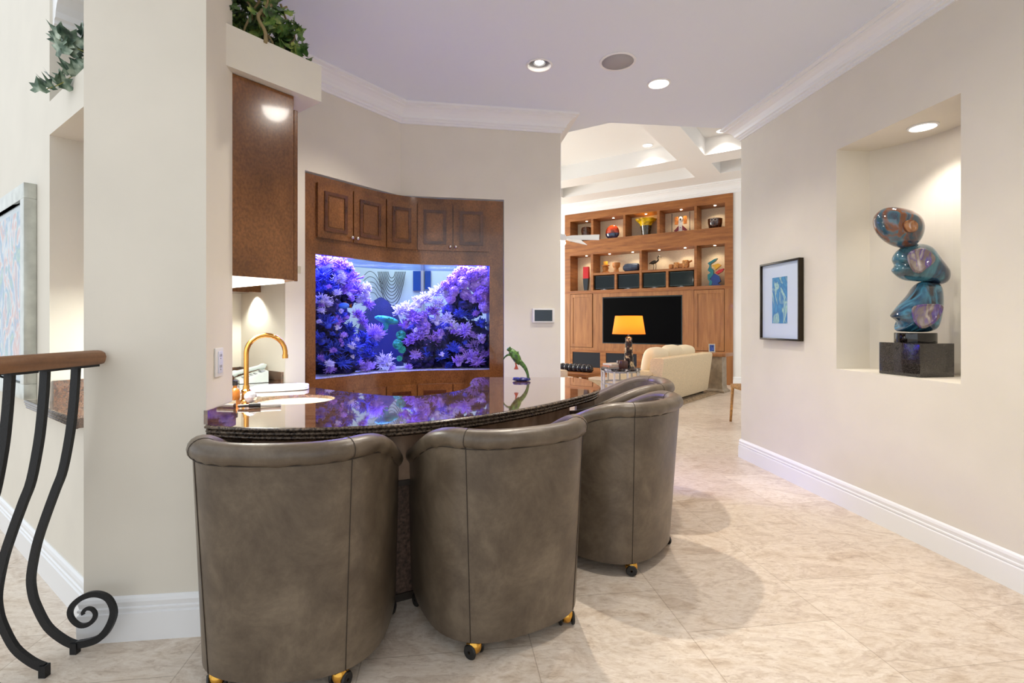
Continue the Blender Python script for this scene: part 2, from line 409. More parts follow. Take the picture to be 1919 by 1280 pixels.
mb = MB(); mb.sweep([fam(0, 0), fam(-5, 0)][::-1], BASE); struct(mb, 'baseboard_far', M['trim'])
mb = MB(FM)
ps = [(-5, -2.6), (-2.2, .08), (.58, 3.7), (4.15, 8.5)]; qs = [(.76, 1.55), (2.09, 4.6), (5.1, 8.5)]
pe = sorted({-5.4, 9} | {x for a in ps for x in a}); qe = sorted({0, 9} | {x for a in qs for x in a})
isr = lambda a, b, lst: any(abs(a - x) < 1e-6 and abs(b - y) < 1e-6 for x, y in lst)
for a, b in zip(pe, pe[1:]):
    for c, d in zip(qe, qe[1:]):
        if isr(a, b, ps) and isr(c, d, qs):
            mb.poly([(a, c, ZR), (b, c, ZR), (b, d, ZR), (a, d, ZR)])
            for p, q in (((a, c), (b, c)), ((b, c), (b, d)), ((b, d), (a, d)), ((a, d), (a, c))): mb.poly([(*p, ZB), (*q, ZB), (*q, ZR), (*p, ZR)])
        else: mb.poly([(a, c, ZB), (b, c, ZB), (b, d, ZB), (a, d, ZB)])
struct(mb, 'ceiling_family', pm('family_ceiling_paint', (238, 237, 235), .8))

# ------------------------------------------------------------------ aquarium cabinet front (bends along the wall)
SL = (WC - P1).length; SR = (P2 - WC).length; ST = SL + SR; FIL = .36
d1 = (WC - P1).normalized(); d2 = (P2 - WC).normalized()
def path(s):
    if s < SL - FIL: p, t = P1 + d1 * s, d1
    elif s > SL + FIL: p, t = WC + d2 * (s - SL), d2
    else:
        u = (s - SL + FIL) / (2 * FIL); a, b, c = WC - d1 * FIL, WC, WC + d2 * FIL
        p = a * (1 - u) ** 2 + b * 2 * u * (1 - u) + c * u * u
        t = ((b - a) * (1 - u) + (c - b) * u).normalized()
    return p, t, Vector((t.y, -t.x))           # normal towards the bar
def pp(s, o, z):
    p, t, n = path(s); w = p + n * o; return (w.x, w.y, z)
def slab(mb, sa, sb, z0, z1, o0, o1, mi=0):
    k = max(1, int((sb - sa) / .06)); ss = [sa + (sb - sa) * i / k for i in range(k + 1)]
    rings = [[mb.v(pp(s, o, z)) for o, z in ((o0, z0), (o1, z0), (o1, z1), (o0, z1))] for s in ss]
    mb.loft(rings, mi, True, True)
cabt = thing('aquarium_cabinet', (*((P1 + P2) / 2), 0), 'built-in brown burl wood cabinet front bending around the blue aquarium', 'cabinet')
sA, sB, zA, zB_ = .099, 1.772, .905, 1.888
mb = MB()
slab(mb, .004, sA, 0, ZC - .012, -.05, -.015); slab(mb, sB, ST - .004, 0, ZC - .012, -.05, -.015)
slab(mb, sA, sB, zB_, ZC - .012, -.05, -.015); slab(mb, sA, sB, 0, zA, -.05, -.015)
mb.build('face_frame', M['darkwood'], cabt, True, auto=30)
dv = [.10, .434, .776, 1.09, 1.427, 1.77]
def panel_door(name, sa, sb, z0, z1, knobs=()):
    mb = MB(); g = .0055
    slab(mb, sa + g, sb - g, z0 + g, z1 - g, -.014, .006)
    d = mb.build(name, M['darkwood'], cabt, True, auto=30)
    mb = MB(); fw = .062; mw = .026
    a, b, c, e = sa + fw, sb - fw, z0 + fw, z1 - fw
    for (x0, x1, y0, y1) in ((a, a + mw, c, e), (b - mw, b, c, e), (a + mw, b - mw, c, c + mw), (a + mw, b - mw, e - mw, e)):
        slab(mb, x0, x1, y0, y1, 0, .016)
    slab(mb, a + mw + .012, b - mw - .012, c + mw + .012, e - mw - .012, 0, .011, 1)
    mb.build('raised_panel', [M['darkwood2'], M['darkwood']], d, True, auto=30)
    for ks, kz in knobs:
        mb = MB(); x, y, z = pp(ks, .03, kz); mb.ell((x, y, z), (.0145, .0145, .0145), 12, 8)
        x0, y0, _ = pp(ks, 0, kz); mb.tube([(x0, y0, kz), (x, y, kz)], .006)
        mb.build('knob', M['nickel'], d, True)
kn = {0: ((.434 - .026, 2.055),), 1: ((.434 + .026, 2.055),), 3: ((1.427 - .026, 2.055),), 4: ((1.427 + .026, 2.055),)}
for i in range(5): panel_door('cabinet_door', dv[i], dv[i + 1], 2.014, 2.452, kn.get(i, ()))
for i in range(5): panel_door('lower_door', dv[i], dv[i + 1], .12, .79)

# ------------------------------------------------------------------ aquarium
tank = thing('aquarium', (*((P1 + P2) / 2 + Vector((-.25, .6))), .86), 'large bent glass reef aquarium glowing blue inside the wood cabinet', 'aquarium')
TD = .62
mb = MB(); slab(mb, sA - .04, sB + .04, zA - .04, zB_ + .05, -.075, -.06); mb.build('front_glass', M['tankglass'], tank, True, auto=30)
mb = MB(); slab(mb, sA - .04, sB + .04, zA - .045, zA - .0, -TD, -.076); 
t = NT('pale_reef_sand'); n1 = t.n('ShaderNodeTexNoise', Scale=120., Detail=4.0); t.l(t.co(), n1.inputs['Vector'])
t.l(t.ramp(n1.outputs[0], [(.35, (150, 150, 170)), (.6, (240, 240, 250))]), t.b.inputs['Base Color']); t.b.inputs['Roughness'].default_value = .9; t.bump(n1.outputs[0], .8, .02)
M['sand'] = t.m
mb.build('sand_bed', M['sand'], tank, True, auto=30)
t = NT('water_surface'); ns = t.n('ShaderNodeTexNoise', Scale=5., Detail=3.0); t.l(t.co((1, 3, 1)), ns.inputs['Vector'])
t.b.inputs['Base Color'].default_value = (*lin((24, 90, 190)), 1); t.b.inputs['Roughness'].default_value = .08; t.b.inputs['Transmission Weight'].default_value = .0; t.bump(ns.outputs[0], .5, .05)
tr = t.n('ShaderNodeBsdfTransparent'); tr.inputs[0].default_value = (.55, .7, 1, 1); mx = t.n('ShaderNodeMixShader'); mx.inputs[0].default_value = .5
t.l(tr.outputs[0], mx.inputs[1]); t.l(t.b.outputs[0], mx.inputs[2]); t.l(mx.outputs[0], t.out.inputs[0])
M['water'] = t.m
mb = MB()
rg = [[mb.v(pp(s, o, 1.893)) for o in (-TD, -.078)] for s in [sA - .03 + (sB - sA + .06) * i / 24 for i in range(25)]]
mb.loft(rg, 0, False); mb.build('water_surface', M['water'], tank, True)
mb = MB(); slab(mb, sA - .03, sB + .03, zA - .04, zB_ + .05, -TD - .012, -TD); mb.build('back_glass', M['tankglass'], tank, True, auto=30)
mb = MB(); slab(mb, sA - .03, sB + .03, zB_ + .09, zB_ + .11, -TD, -.08)
mb.build('light_canopy', M['black_rubber'], tank)
t = pm('dark_blue_tank_side', (24, 30, 90), .6)
for s in (sA - .055, sB + .035): mb = MB(); slab(mb, s, s + .02, zA - .04, zB_ + .11, -TD, -.08); mb.build('side_panel', t, tank)

def coralmat(name, stops, sc_=9., rough=.6):
    t = NT(name); g = t.n('ShaderNodeTexNoise', Scale=sc_, Detail=4.0); t.l(t.co(), g.inputs['Vector'])
    t.l(t.ramp(g.outputs[0], stops), t.b.inputs['Base Color']); t.b.inputs['Roughness'].default_value = rough
    t.b.inputs['Subsurface Weight'].default_value = 0; return t.m
CM = {'violet': coralmat('violet_coral', [(.35, (120, 70, 190)), (.6, (190, 140, 240))]),
      'white': coralmat('pale_coral', [(.3, (170, 150, 235)), (.6, (250, 244, 255))]),
      'blue': coralmat('deep_blue_coral', [(.35, (14, 18, 110)), (.65, (60, 86, 235))]),
      'lilac': coralmat('lilac_coral', [(.35, (150, 100, 220)), (.65, (215, 180, 250))]),
      'green': coralmat('green_leather_coral', [(.35, (10, 130, 105)), (.65, (80, 220, 180))]),
      'rock': coralmat('dark_live_rock', [(.35, (10, 8, 26)), (.55, (30, 26, 90)), (.7, (84, 60, 130))], 16., .9)}
def blob(r, amp, seed, sub=3, sx=1, sy=1, sz=1, freq=2.2):
    b = bmesh.new(); bmesh.ops.create_icosphere(b, subdivisions=sub, radius=1)
    for v in b.verts:
        d = 1 + amp * noise.fractal(v.co * freq + Vector((seed * 3.1, seed, 7)), 1., 2., 4)
        v.co = Vector((v.co.x * sx, v.co.y * sy, v.co.z * sz)) * d * r
    return b
def mesh_of(mb, name, m):
    bmesh.ops.recalc_face_normals(mb.bm, faces=mb.bm.faces); me = bpy.data.meshes.new(name); mb.bm.to_mesh(me); mb.bm.free()
    me.materials.append(m)
    for p in me.polygons: p.use_smooth = True
    return me
def fib(n):
    for i in range(n):
        z = 1 - 2 * (i + .5) / n; a = i * 2.399963; r = math.sqrt(1 - z * z); yield Vector((r * math.cos(a), r * math.sin(a), z))
def tuft(m, n=110, L=.085, r0=.0045, core=.03, seed=0):
    mb = MB(); rr = random.Random(seed); mb.merge(blob(core, .3, seed, 2))
    for d in fib(n):
        if d.z < -.55: continue
        d = (d + Vector((rr.uniform(-.25, .25), rr.uniform(-.25, .25), rr.uniform(-.1, .3)))).normalized()
        l = L * rr.uniform(.65, 1.1); bnd = Vector((rr.uniform(-1, 1), rr.uniform(-1, 1), rr.uniform(-.2, .6))) * l * .25
        mb.tube([d * core * .7, d * (core + (l - core) * .5), d * l + bnd], [r0, r0 * .95, r0 * .75], 5)
    return mesh_of(mb, 'coral', m)
def polyps(m, seed=0, n=60, r=.075, pr=.014):
    mb = MB(); mb.merge(blob(r * .9, .25, seed, 3)); rr = random.Random(seed)
    for d in fib(n):
        d = (d + Vector([rr.uniform(-.2, .2) for _ in range(3)])).normalized(); q = d.to_track_quat('Z', 'Y').to_matrix().to_4x4()
        k = pr * rr.uniform(.7, 1.3); L2 = MB(Matrix.Translation(d * r * .95) @ q)
        L2.lathe([(k * .6, -.01), (k, .004), (k * 1.05, .01), (k * .7, .013), (k * .35, .006)], (0, 0, 0), 9)
        mb.merge(L2.bm)
    return mesh_of(mb, 'coral', m)
def branchy(m, seed=0, n=26, L=.09):
    mb = MB(); rr = random.Random(seed)
    for i in range(n):
        a = rr.uniform(0, 2 * PI); el = rr.uniform(.15, 1.4); d = Vector((math.cos(a) * math.cos(el), math.sin(a) * math.cos(el), math.sin(el)))
        l = L * rr.uniform(.6, 1.1); p1 = d * l * .55; mb.tube([(0, 0, 0), p1, d * l], [.009, .008, .006], 6)
        for k in range(3):
            e = (d + Vector([rr.uniform(-.8, .8) for _ in range(3)])).normalized(); mb.tube([p1 + d * l * .12 * k, p1 + d * l * .12 * k + e * l * .35], [.0065, .0045], 6)
    mb.merge(blob(.03, .3, seed, 2)); return mesh_of(mb, 'coral', m)
def mushroom(m, seed=0):
    mb = MB(); rr = random.Random(seed)
    mb.lathe([(.02, -.07), (.022, -.01), (.06, .0), (.085, .012), (.082, .024), (.05, .036), (.01, .04)], (0, 0, 0), 28, mod=lambda a, z: 1 + .12 * math.sin(5 * a + seed) + .06 * math.sin(11 * a))
    for i in range(150):
        a = rr.uniform(0, 2 * PI); q = .08 * math.sqrt(rr.random()); mb.ell((q * math.cos(a), q * math.sin(a), .036 - q * q * 2.2), (.008, .008, .009), 6, 4)
    return mesh_of(mb, 'coral', m)
PROT = {k: [tuft(CM[k], seed=i + 3) for i in range(2)] for k in ('violet', 'white', 'blue', 'lilac')}
for k in ('violet', 'white', 'blue', 'lilac'): PROT[k].append(branchy(CM[k], seed=len(k)))
PROT['polyp'] = [polyps(CM['lilac'], 1), polyps(CM['violet'], 2), polyps(CM['lilac'], 5)]
PROT['pompom'] = [tuft(CM['lilac'], 260, .09, .0028, .03, 9)]
PROT['whip'] = [tuft(CM['white'], 160, .11, .0034, .03, 12)]
PROT['green'] = [mushroom(CM['green'], 1), polyps(CM['green'], 8, 40, .05, .017)]
PROT['rock'] = [mesh_of((lambda b: (b.merge(blob(.14, .55, q, 4, 1.1, .9, .9, 1.6)), b)[1])(MB()), 'reef_rock', CM['rock']) for q in range(3)]
def spx(px):      # path coordinate seen at a picture column
    lo_, hi_ = 0, ST
    for _ in range(40):
        m_ = (lo_ + hi_) / 2; p = path(m_)[0]
        if 960 + F * p.x / p.y < px: lo_ = m_
        else: hi_ = m_
    return (lo_ + hi_) / 2
def coral(kind, px, py, dep, sc_, label, group, var=0, cat='coral'):
    # on the sight line through (px, py), dep metres behind the glass
    s = spx(px); p, t_, n_ = path(s); q = p - n_ * (.09 + dep); Y = q.y
    for _ in range(3):
        X = (px - 960) / F * Y; w = Vector((X, Y)) - p; err = -(w.dot(n_)) - (.09 + dep); Y -= err * .9
    X = (px - 960) / F * Y; z = H + (HZ - py) / F * Y
    me = PROT[kind][var % len(PROT[kind])]; name = 'reef_rock' if kind == 'rock' else ('mushroom_coral' if kind == 'green' else 'coral')
    o = bpy.data.objects.new(name, me); COL.objects.link(o); o.location = (X, Y, max(z, zA + .02))
    o.rotation_euler = (R_.uniform(-.5, .5), R_.uniform(-.5, .5), R_.uniform(0, 6.28)); o.scale = (sc_,) * 3
    tag(o, label, cat, group); return o
rr = random.Random(21)
GL, GR, GC = 'corals of the left reef', 'corals of the right reef', 'corals on the tank floor'
LBL = {('violet', 0): 'violet tentacled coral on the left reef wall', ('white', 0): 'pale feathery coral on the left reef wall', ('blue', 0): 'deep blue coral on the left reef wall', ('lilac', 0): 'lilac branching coral on the left reef wall',
       ('violet', 1): 'violet tentacled coral on the right reef slope', ('white', 1): 'bright pale coral topping the right reef slope', ('blue', 1): 'deep blue coral on the right reef slope', ('lilac', 1): 'lilac tentacled coral on the right reef slope', ('polyp', 1): 'knobbly button polyp coral at the upper right of the reef'}
RL, RR = 'dark live rock in the left reef pile', 'dark live rock in the right reef pile'
for i in range(26):
    py = 500 + 195 * ((i * .618) % 1); xm = 655 + (30 if py > 640 else 0) - (30 if py > 560 and py < 640 else 0)
    coral('rock', 600 + (xm - 600) * rr.random(), py, rr.uniform(.22, .42), rr.uniform(.7, 1.05), RL, 'live rocks of the left reef', i, 'rock')
for i in range(34):
    px = 770 + 145 * ((i * .618) % 1); top = 560 + (915 - px) * .45 - (50 if px > 850 else 0)
    coral('rock', px, top + (690 - top) * rr.random(), rr.uniform(.22, .42), rr.uniform(.7, 1.05), RR, 'live rocks of the right reef', i, 'rock')
left = [('violet', 610, 492, .9), ('white', 625, 486, .6), ('white', 600, 480, .8), ('violet', 640, 500, 1.), ('white', 636, 527, .8), ('violet', 660, 525, 1.1), ('violet', 648, 545, 1.), ('lilac', 668, 545, 1.), ('white', 688, 550, 1.05), ('white', 680, 562, .8), ('violet', 690, 572, .7), ('lilac', 652, 510, .9),
        ('white', 605, 565, .8), ('white', 614, 575, .75), ('white', 622, 568, .6), ('blue', 606, 520, 1.), ('blue', 620, 540, 1.), ('blue', 604, 545, .9), ('violet', 672, 592, .7), ('violet', 680, 605, .6), ('blue', 615, 610, 1.), ('blue', 630, 625, 1.), ('blue', 645, 640, 1.1), ('blue', 603, 640, 1.), ('blue', 625, 655, 1.), ('blue', 660, 655, 1.1), ('blue', 680, 640, 1.), ('blue', 610, 680, .9), ('blue', 640, 680, 1.), ('blue', 665, 680, .9), ('blue', 655, 620, .9), ('blue', 638, 595, .8), ('violet', 632, 605, .7), ('blue', 690, 665, .8), ('lilac', 620, 693, .6), ('blue', 602, 600, .8), ('blue', 695, 648, .7)]
for i, (k, x, y, s_) in enumerate(left): coral(k, x, y, rr.uniform(.06, .14), s_, LBL[(k, 0)], GL + ', ' + k, i)
right = [('white', 752, 585, 1.), ('white', 766, 580, 1.), ('white', 785, 572, 1.05), ('white', 800, 562, .9), ('violet', 775, 598, 1.1), ('lilac', 795, 600, 1.), ('white', 815, 550, .8), ('white', 826, 545, .8), ('white', 836, 556, .8), ('white', 822, 570, .8), ('violet', 812, 585, .9), ('white', 820, 606, .9), ('white', 838, 600, .9), ('white', 845, 612, .8), ('lilac', 800, 620, 1.1), ('lilac', 785, 630, 1.), ('violet', 810, 640, 1.), ('lilac', 825, 632, .9), ('white', 860, 618, .8), ('lilac', 872, 622, 1.), ('white', 880, 615, .7), ('violet', 770, 640, .8), ('lilac', 780, 668, .8), ('blue', 800, 665, .9), ('blue', 830, 668, .9), ('lilac', 890, 650, 1.), ('lilac', 905, 640, .8), ('lilac', 880, 672, 1.), ('violet', 895, 680, 1.), ('lilac', 860, 682, 1.), ('blue', 850, 655, .9), ('violet', 910, 665, .8), ('blue', 905, 610, .9), ('blue', 865, 590, .8), ('blue', 890, 590, .9), ('violet', 760, 612, .8), ('lilac', 765, 692, .5), ('lilac', 735, 692, .5), ('blue', 845, 690, .6)]
for i, (k, x, y, s_) in enumerate(right): coral(k, x, y, rr.uniform(.06, .14), s_, LBL[(k, 1)], GR + ', ' + k, i)
pol = [(868, 508, .8), (885, 515, .9), (903, 510, .8), (912, 530, .9), (850, 525, .8), (868, 530, .8), (892, 535, .9), (905, 552, 1.1), (850, 545, .7), (873, 552, .7), (835, 535, .6), (888, 560, .6), (910, 575, .8), (858, 512, .6), (845, 560, .6)]
for i, (x, y, s_) in enumerate(pol): coral('polyp', x, y, rr.uniform(.05, .12), s_, LBL[('polyp', 1)], GR + ', polyps', i)
for i in range(64):
    lf = i % 2; py = 500 + 185 * ((i * .618) % 1)
    px = 598 + (64 if py < 600 else 95) * rr.random() if lf else 772 + 143 * rr.random()
    if not lf and py < 575 + (900 - px) * .35: continue
    k = ('white', 'lilac', 'blue', 'violet', 'white')[i % 5]
    coral(k, px, py, rr.uniform(.02, .07), rr.uniform(.28, .5), ('small ' + k + ' coral tuft dotting the ' + ('left' if lf else 'right') + ' reef rocks').replace('white', 'pale'), ('small left ' if lf else 'small right ') + k + ' tufts', i)
coral('green', 725, 604, .2, 1.25, 'teal green mushroom leather coral in the tank middle', None, 0)
for i, (x, y, s_) in enumerate(((752, 628, .75), (746, 645, .8), (754, 655, .6), (749, 672, .45))): coral('green', x, y, .14, s_, 'emerald green lumpy coral stalk at the tank middle', 'emerald coral stalk', 1)
coral('pompom', 704, 628, .14, 1.1, 'round lilac pompom anemone beside the left reef', None)
coral('pompom', 690, 690, .1, .8, 'lilac anemone low at the left of the tank floor', None)
coral('whip', 722, 680, .1, .95, 'pale shaggy anemone on the sand in the tank middle', None)
# fish
mb = MB(); fp = at_y(645, 573, 4.2)
ft = thing('fish', fp, 'small light blue fish beside the left reef', 'fish')
mb.ell(fp, (.045, .012, .026), 14, 8); mb.build('fish_body', pm('blue_fish_skin', (60, 120, 230), .4), ft, True)
mb = MB(); mb.poly([fp + Vector(q) for q in ((.04, .0, .0), (.07, .003, .022), (.062, 0, 0), (.07, -.003, -.022))]); mb.poly([fp + Vector(q) for q in ((-.02, 0, .022), (.03, 0, .016), (.02, .002, .036))])
mb.build('fin', M['brass'], ft)

# the room seen through the tank: pale wall, blue window, dark tubes shaped like refraction lines in the water
mb = MB(); mb.poly([(-3.4, 7.4, 0), (.15, 7.4, 0), (.15, 7.4, 3.4), (-3.4, 7.4, 3.4)]); struct(mb, 'wall_beyond', pm('pale_teal_wall', (190, 212, 212), .8))
def wbx(px): return (px - 960) / F * 7.38
def wbz(py): return H + (HZ - py) / F * 7.38
for k, (a, b, c, d) in enumerate(((775, 790, 508, 545), (797, 808, 508, 542))):
    mb = MB(); mb.box((wbx(a), 7.36, wbz(d)), (wbx(b), 7.39, wbz(c))); struct(mb, 'window_%d' % (k + 1), pm('blue_window_%d' % k, (20, 70, 150), .1))
mb = MB(); mb.box((wbx(791), 7.3, wbz(600)), (wbx(796), 7.37, wbz(490))); struct(mb, 'trim_5', M['grey_plastic'])
cs = thing('refraction_swirl', (wbx(720), 7.3, wbz(560)), 'dark looped lines imitating blinds refracted by the aquarium water', 'refraction lines')
for k in range(9):
    hw = 7 + 2.3 * k; yb = 522 + 6.5 * k
    mb = MB(); mb.tube(cr([(wbx(737 + hw * u), 7.3, wbz(510 + (yb - 510) * (1 - abs(u) ** 2.6))) for u in (-1, -.8, -.5, 0, .5, .8, 1)], 4), .005, 5); mb.build('swirl_line', M['iron'], cs, True)
for k in range(5):
    y0 = 512 + 9 * k
    mb = MB(); mb.tube(cr([(wbx(x), 7.28, wbz(y)) for x, y in ((686, y0 + 6), (696, y0 - 2 + k), (706, y0 + 2), (714, y0 + 14), (722, y0 + 22))], 5), .004, 5); mb.build('swirl_line', M['iron'], cs, True)
mb = MB(); c0 = at_y(723, 640, 7.2)
prof = [(.30, 0), (.33, .25), (.30, .55), (.22, .8), (.1, .95), (.02, 1.0)]
one((mb.lathe(prof, (wbx(730), 6.9, .70), 24), mb)[1], 'tub_chair', pm('navy_upholstery', (24, 34, 110), .8), 'dark blue rounded chair back seen through the tank', 'chair', smooth=True)
mb = MB(); mb.box((wbx(722), 6.8, 0), (wbx(738), 7.0, wbz(632))); one(mb, 'pedestal', pm('teal_plinth', (120, 190, 190), .5), 'pale teal pedestal seen through the tank bottom', 'pedestal')

# ------------------------------------------------------------------ bar counter
outer = [(-1.318, 2.163), (-1.2, 2.13), (-1.028, 2.105), (-.767, 2.118), (-.489, 2.19), (-.177, 2.376), (.113, 2.645), (.36, 2.96), (.53, 3.22), (.598, 3.45), (.60, 3.68), (.575, 3.90), (.50, 4.03), (.40, 4.06)]
inner = [(-.25, 4.06), (-.298, 3.98), (-.30, 3.7), (-.285, 3.53), (-.34, 3.27), (-.518, 3.05), (-.706, 3.02), (-.854, 3.085), (-1.10, 3.23), (-1.32, 3.39), (-1.47, 3.53), (-1.60, 3.70)]
oc = [Vector(p) for p in cr(outer, 6)]; ic = [Vector(p) for p in cr(inner, 5)]
wd = (WC - WL).normalized()
rest = [WL + Vector((.0, .02)), ra + Vector((-.01, -.015)), rb + Vector((-.0, -.02)), rb - Vector((.6, .8)) * 1.05 + Vector((.01, 0)), Vector((-1.625, 2.485)), Vector((-1.36, 2.462)), Vector((-1.322, 2.20))]
outl = oc + ic + rest
CT = .91; sk = Vector((-1.246, 2.885))
bar = thing('bar_counter', (-.4, 2.9, 0), 'crescent bar counter of polished brown granite with a triple ridged edge', 'bar counter')
mb = MB(); skl = arc(sk, .195, 0, 2 * PI * 47 / 48, 48, 1.12, .95)
lo = mb.fill([outl, skl], CT); bot = [mb.v((p.x, p.y, CT - .004)) for p in outl]
mb.fill([outl, skl], CT - .055); B = [mb.v((p[0], p[1], CT - .02)) for p in skl]
for A, B in ((lo[1], B),):
    for j in range(48): mb.f([A[j], A[(j + 1) % 48], B[(j + 1) % 48], B[j]])
mb.build('countertop', M['granite'], bar)
prof = [(-.02, 0.0)]
for k in range(3):
    o, z = -.007 * k, -.0185 * k
    prof += [(o + .004, z - .001), (o + .0095, z - .004), (o + .012, z - .0085), (o + .0095, z - .013), (o + .003, z - .016), (o - .007, z - .0175)]
prof += [(-.02, -.058)]
ep = (oc + ic)[::-1]
mb = MB(); mb.sweep(ep, [(-o, z) if False else (o, z) for o, z in prof], CT); mb.build('ridged_edge', M['granite_edge'], bar, True, auto=40)
# splash strips
mb = MB()
def strip(mb, a, b, th, z0, z1, mi=0):
    a, b = Vector(a), Vector(b); d = (b - a).normalized(); n_ = Vector((d.y, -d.x)) * th
    mb.prism([a, b, b + n_, a + n_], z0, z1, mi)
strip(mb, (-1.335, 2.172), (-1.368, 2.455), .016, CT, CT + .06); mb.build('splashback', M['granite'], bar); mb = MB()
strip(mb, rb + Vector((.0, -.0)), ra, .02, CT, CT + .075); mb.build('splashback', M['granite'], bar); mb = MB(); strip(mb, rc + Vector((.012, -.01)), rb, .02, CT, CT + .075)
mb.build('splashback', M['granite'], bar)
# base of the bar under the top
def offs(pts, d):
    out = []
    for i, p in enumerate(pts):
        t_ = (pts[min(i + 1, len(pts) - 1)] - pts[max(0, i - 1)]).normalized(); out.append(p + Vector((-t_.y, t_.x)) * d)
    return out
fr = oc[3:62]
def wallband(mb, a, b, z0, z1, mi=0):
    r1 = [[mb.v((p.x, p.y, z0)), mb.v((p.x, p.y, z1)), mb.v((q.x, q.y, z1)), mb.v((q.x, q.y, z0))] for p, q in zip(a, b)]
    mb.loft(r1, mi, True, True)
t = NT('bar_front_panel'); n1 = t.n('ShaderNodeTexNoise', Scale=14., Detail=6.0); t.l(t.co((1, 1, .5)), n1.inputs['Vector'])
t.l(t.ramp(n1.outputs[0], [(.35, (146, 118, 96)), (.65, (180, 150, 126))]), t.b.inputs['Base Color']); t.b.inputs['Roughness'].default_value = .4; M['barfront'] = t.m
mb = MB(); wallband(mb, offs(fr, .20), offs(fr, .28), .60, CT - .056); mb.build('front_panel', M['barfront'], bar, True, auto=40)
mb = MB(); wallband(mb, offs(fr, .25), offs(fr, .32), .02, .575); mb.build('lower_panel', pm('mottled_bar_panel', (88, 68, 56), .6, var=.35, vscale=70), bar, True, auto=40)
mb = MB(); wallband(mb, offs(fr, .19), offs(fr, .30), .575, .60); wallband(mb, offs(fr, .24), offs(fr, .33), 0, .035); mb.build('rail_trim', M['piping'], bar, True, auto=40)
ir = ic[14:58]
mb = MB(); wallband(mb, offs(ir, .06), offs(ir, .12), .0, CT - .056); mb.build('rear_panel', M['darkwood'], bar, True, auto=40)
# sink (moves with the counter)
mb = MB(); mb.lathe([(.196, -.018), (.192, -.022), (.188, -.10), (.17, -.17), (.1, -.195), (.03, -.2), (.0, -.2)], (sk.x, sk.y, CT), 40, sx=1.12, sy=.95, caps=False)
mb.build('sink_basin', M['porcelain'], bar, True)
# pass-through sill on the left wall
mb = MB(LW); mb.box((o0 + .002, -.06, .892), (o1 + .16, TH, .935)); 
ps_ = thing('pass_through_sill', (*lw(.4), .89), 'brown granite sill in the pass-through beside the tall picture', 'sill')
mb.build('slab', M['granite'], ps_)
mb = MB(LW)
for k in range(3): mb.tube([(o0 + .002, -.062 + .004 * k, .928 - .0145 * k), (o1 + .165, -.062 + .004 * k, .928 - .0145 * k)], .0095, 10)
mb.build('ridged_edge', M['granite_edge'], ps_, True)
mb = MB(LW); mb.box((o1 - .022, .012, .935), (o1 - .002, TH - .01, 1.045)); mb.build('splashback', M['granite'], ps_)

# ------------------------------------------------------------------ upper bar cabinet, planter ledge
cq = Vector((-1.165, 2.718)); Dp = Vector((.6, .8)); Ap = Vector((-.8, .6))
UC = frame2(cq, -Dp, Ap)     # local (back from the door side, into the alcove, z)
cab = thing('upper_bar_cabinet', (*(UC @ Vector((.25, .4, 0))).xy, 1.58), 'glossy brown burl upper cabinet hanging beside the wall pillar', 'cabinet')
mb = MB(UC); mb.box((.018, 0, 1.58), (.50, .8, 2.57), bev=.003); mb.build('cabinet_box', M['darkwood'], cab)
mb = MB(UC); mb.box((-.006, .002, 1.575), (.016, .8, 2.50), bev=.003); dr = mb.build('door', M['darkwood'], cab)
mb = MB(UC); mb.box((-.03, .012, 1.62), (-.008, .03, 1.66)); mb.build('handle', M['nickel'], dr)
mb = MB(UC); mb.box((.06, .02, 1.562), (.46, .78, 1.578)); mb.build('lit_underside', M['strip'], cab)  # added glowing sheet, imitates the brightly lit cabinet underside
mb = MB(UC)
mb.box((-.115, -.05, 2.573), (.40, 1.1, 2.773)); struct(mb, 'trim_6', M['wall'])   # planter ledge soffit
c2 = Vector((-1.965, 3.945)); FC = frame2(c2, -Dp, Ap)
cab2 = thing('far_bar_cabinet', (*(FC @ Vector((.3, .15, 0))).xy, 1.58), 'brown wall cabinet at the back of the sink alcove', 'cabinet')
mb = MB(FC); mb.box((.0, .02, 1.59), (.9, .36, 2.5), bev=.003); mb.build('cabinet_box', M['darkwood'], cab2, True, auto=30)
mb = MB(FC); mb.box((.10, 0, 1.585), (.5, .019, 2.5), bev=.003); d_ = mb.build('door', M['darkwood'], cab2, True, auto=30)
mb = MB(FC); mb.ell((.15, -.018, 1.64), (.016, .016, .016)); mb.build('knob', M['brass'], d_, True)

# ------------------------------------------------------------------ ivy
def leaf(mb, c, q, s, mi=0):
    L = [(0, 0), (.30, -.12), (.55, .10), (.34, .26), (.50, .62), (.20, .55), (0, 1.0), (-.20, .55), (-.50, .62), (-.34, .26), (-.55, .10), (-.30, -.12)]
    mt = Matrix.Translation(c) @ q.to_matrix().to_4x4()
    vs = [mb.v(mt @ Vector((x * s, y * s, (abs(x) * .35 - y * y * .22) * s))) for x, y in L]
    ct = mb.v(mt @ Vector((0, .3 * s, -.03 * s)))
    for j in range(12): mb.f([vs[j], vs[(j + 1) % 12], ct], mi)
def ivymat(name, a, b, c): 
    t = NT(name); n = t.n('ShaderNodeTexNoise', Scale=22., Detail=2.0); t.l(t.co(), n.inputs['Vector'])
    t.l(t.ramp(n.outputs[0], [(.32, a), (.5, b), (.7, c)]), t.b.inputs['Base Color']); t.b.inputs['Roughness'].default_value = .4; return t.m
from mathutils import Euler
iv = thing('ivy_plant', (*(UC @ Vector((.12, .3, 0))).xy, 2.773), 'bushy green ivy spilling over the plant ledge above the bar cabinet', 'plant')
mb = MB(); rr = random.Random(5)
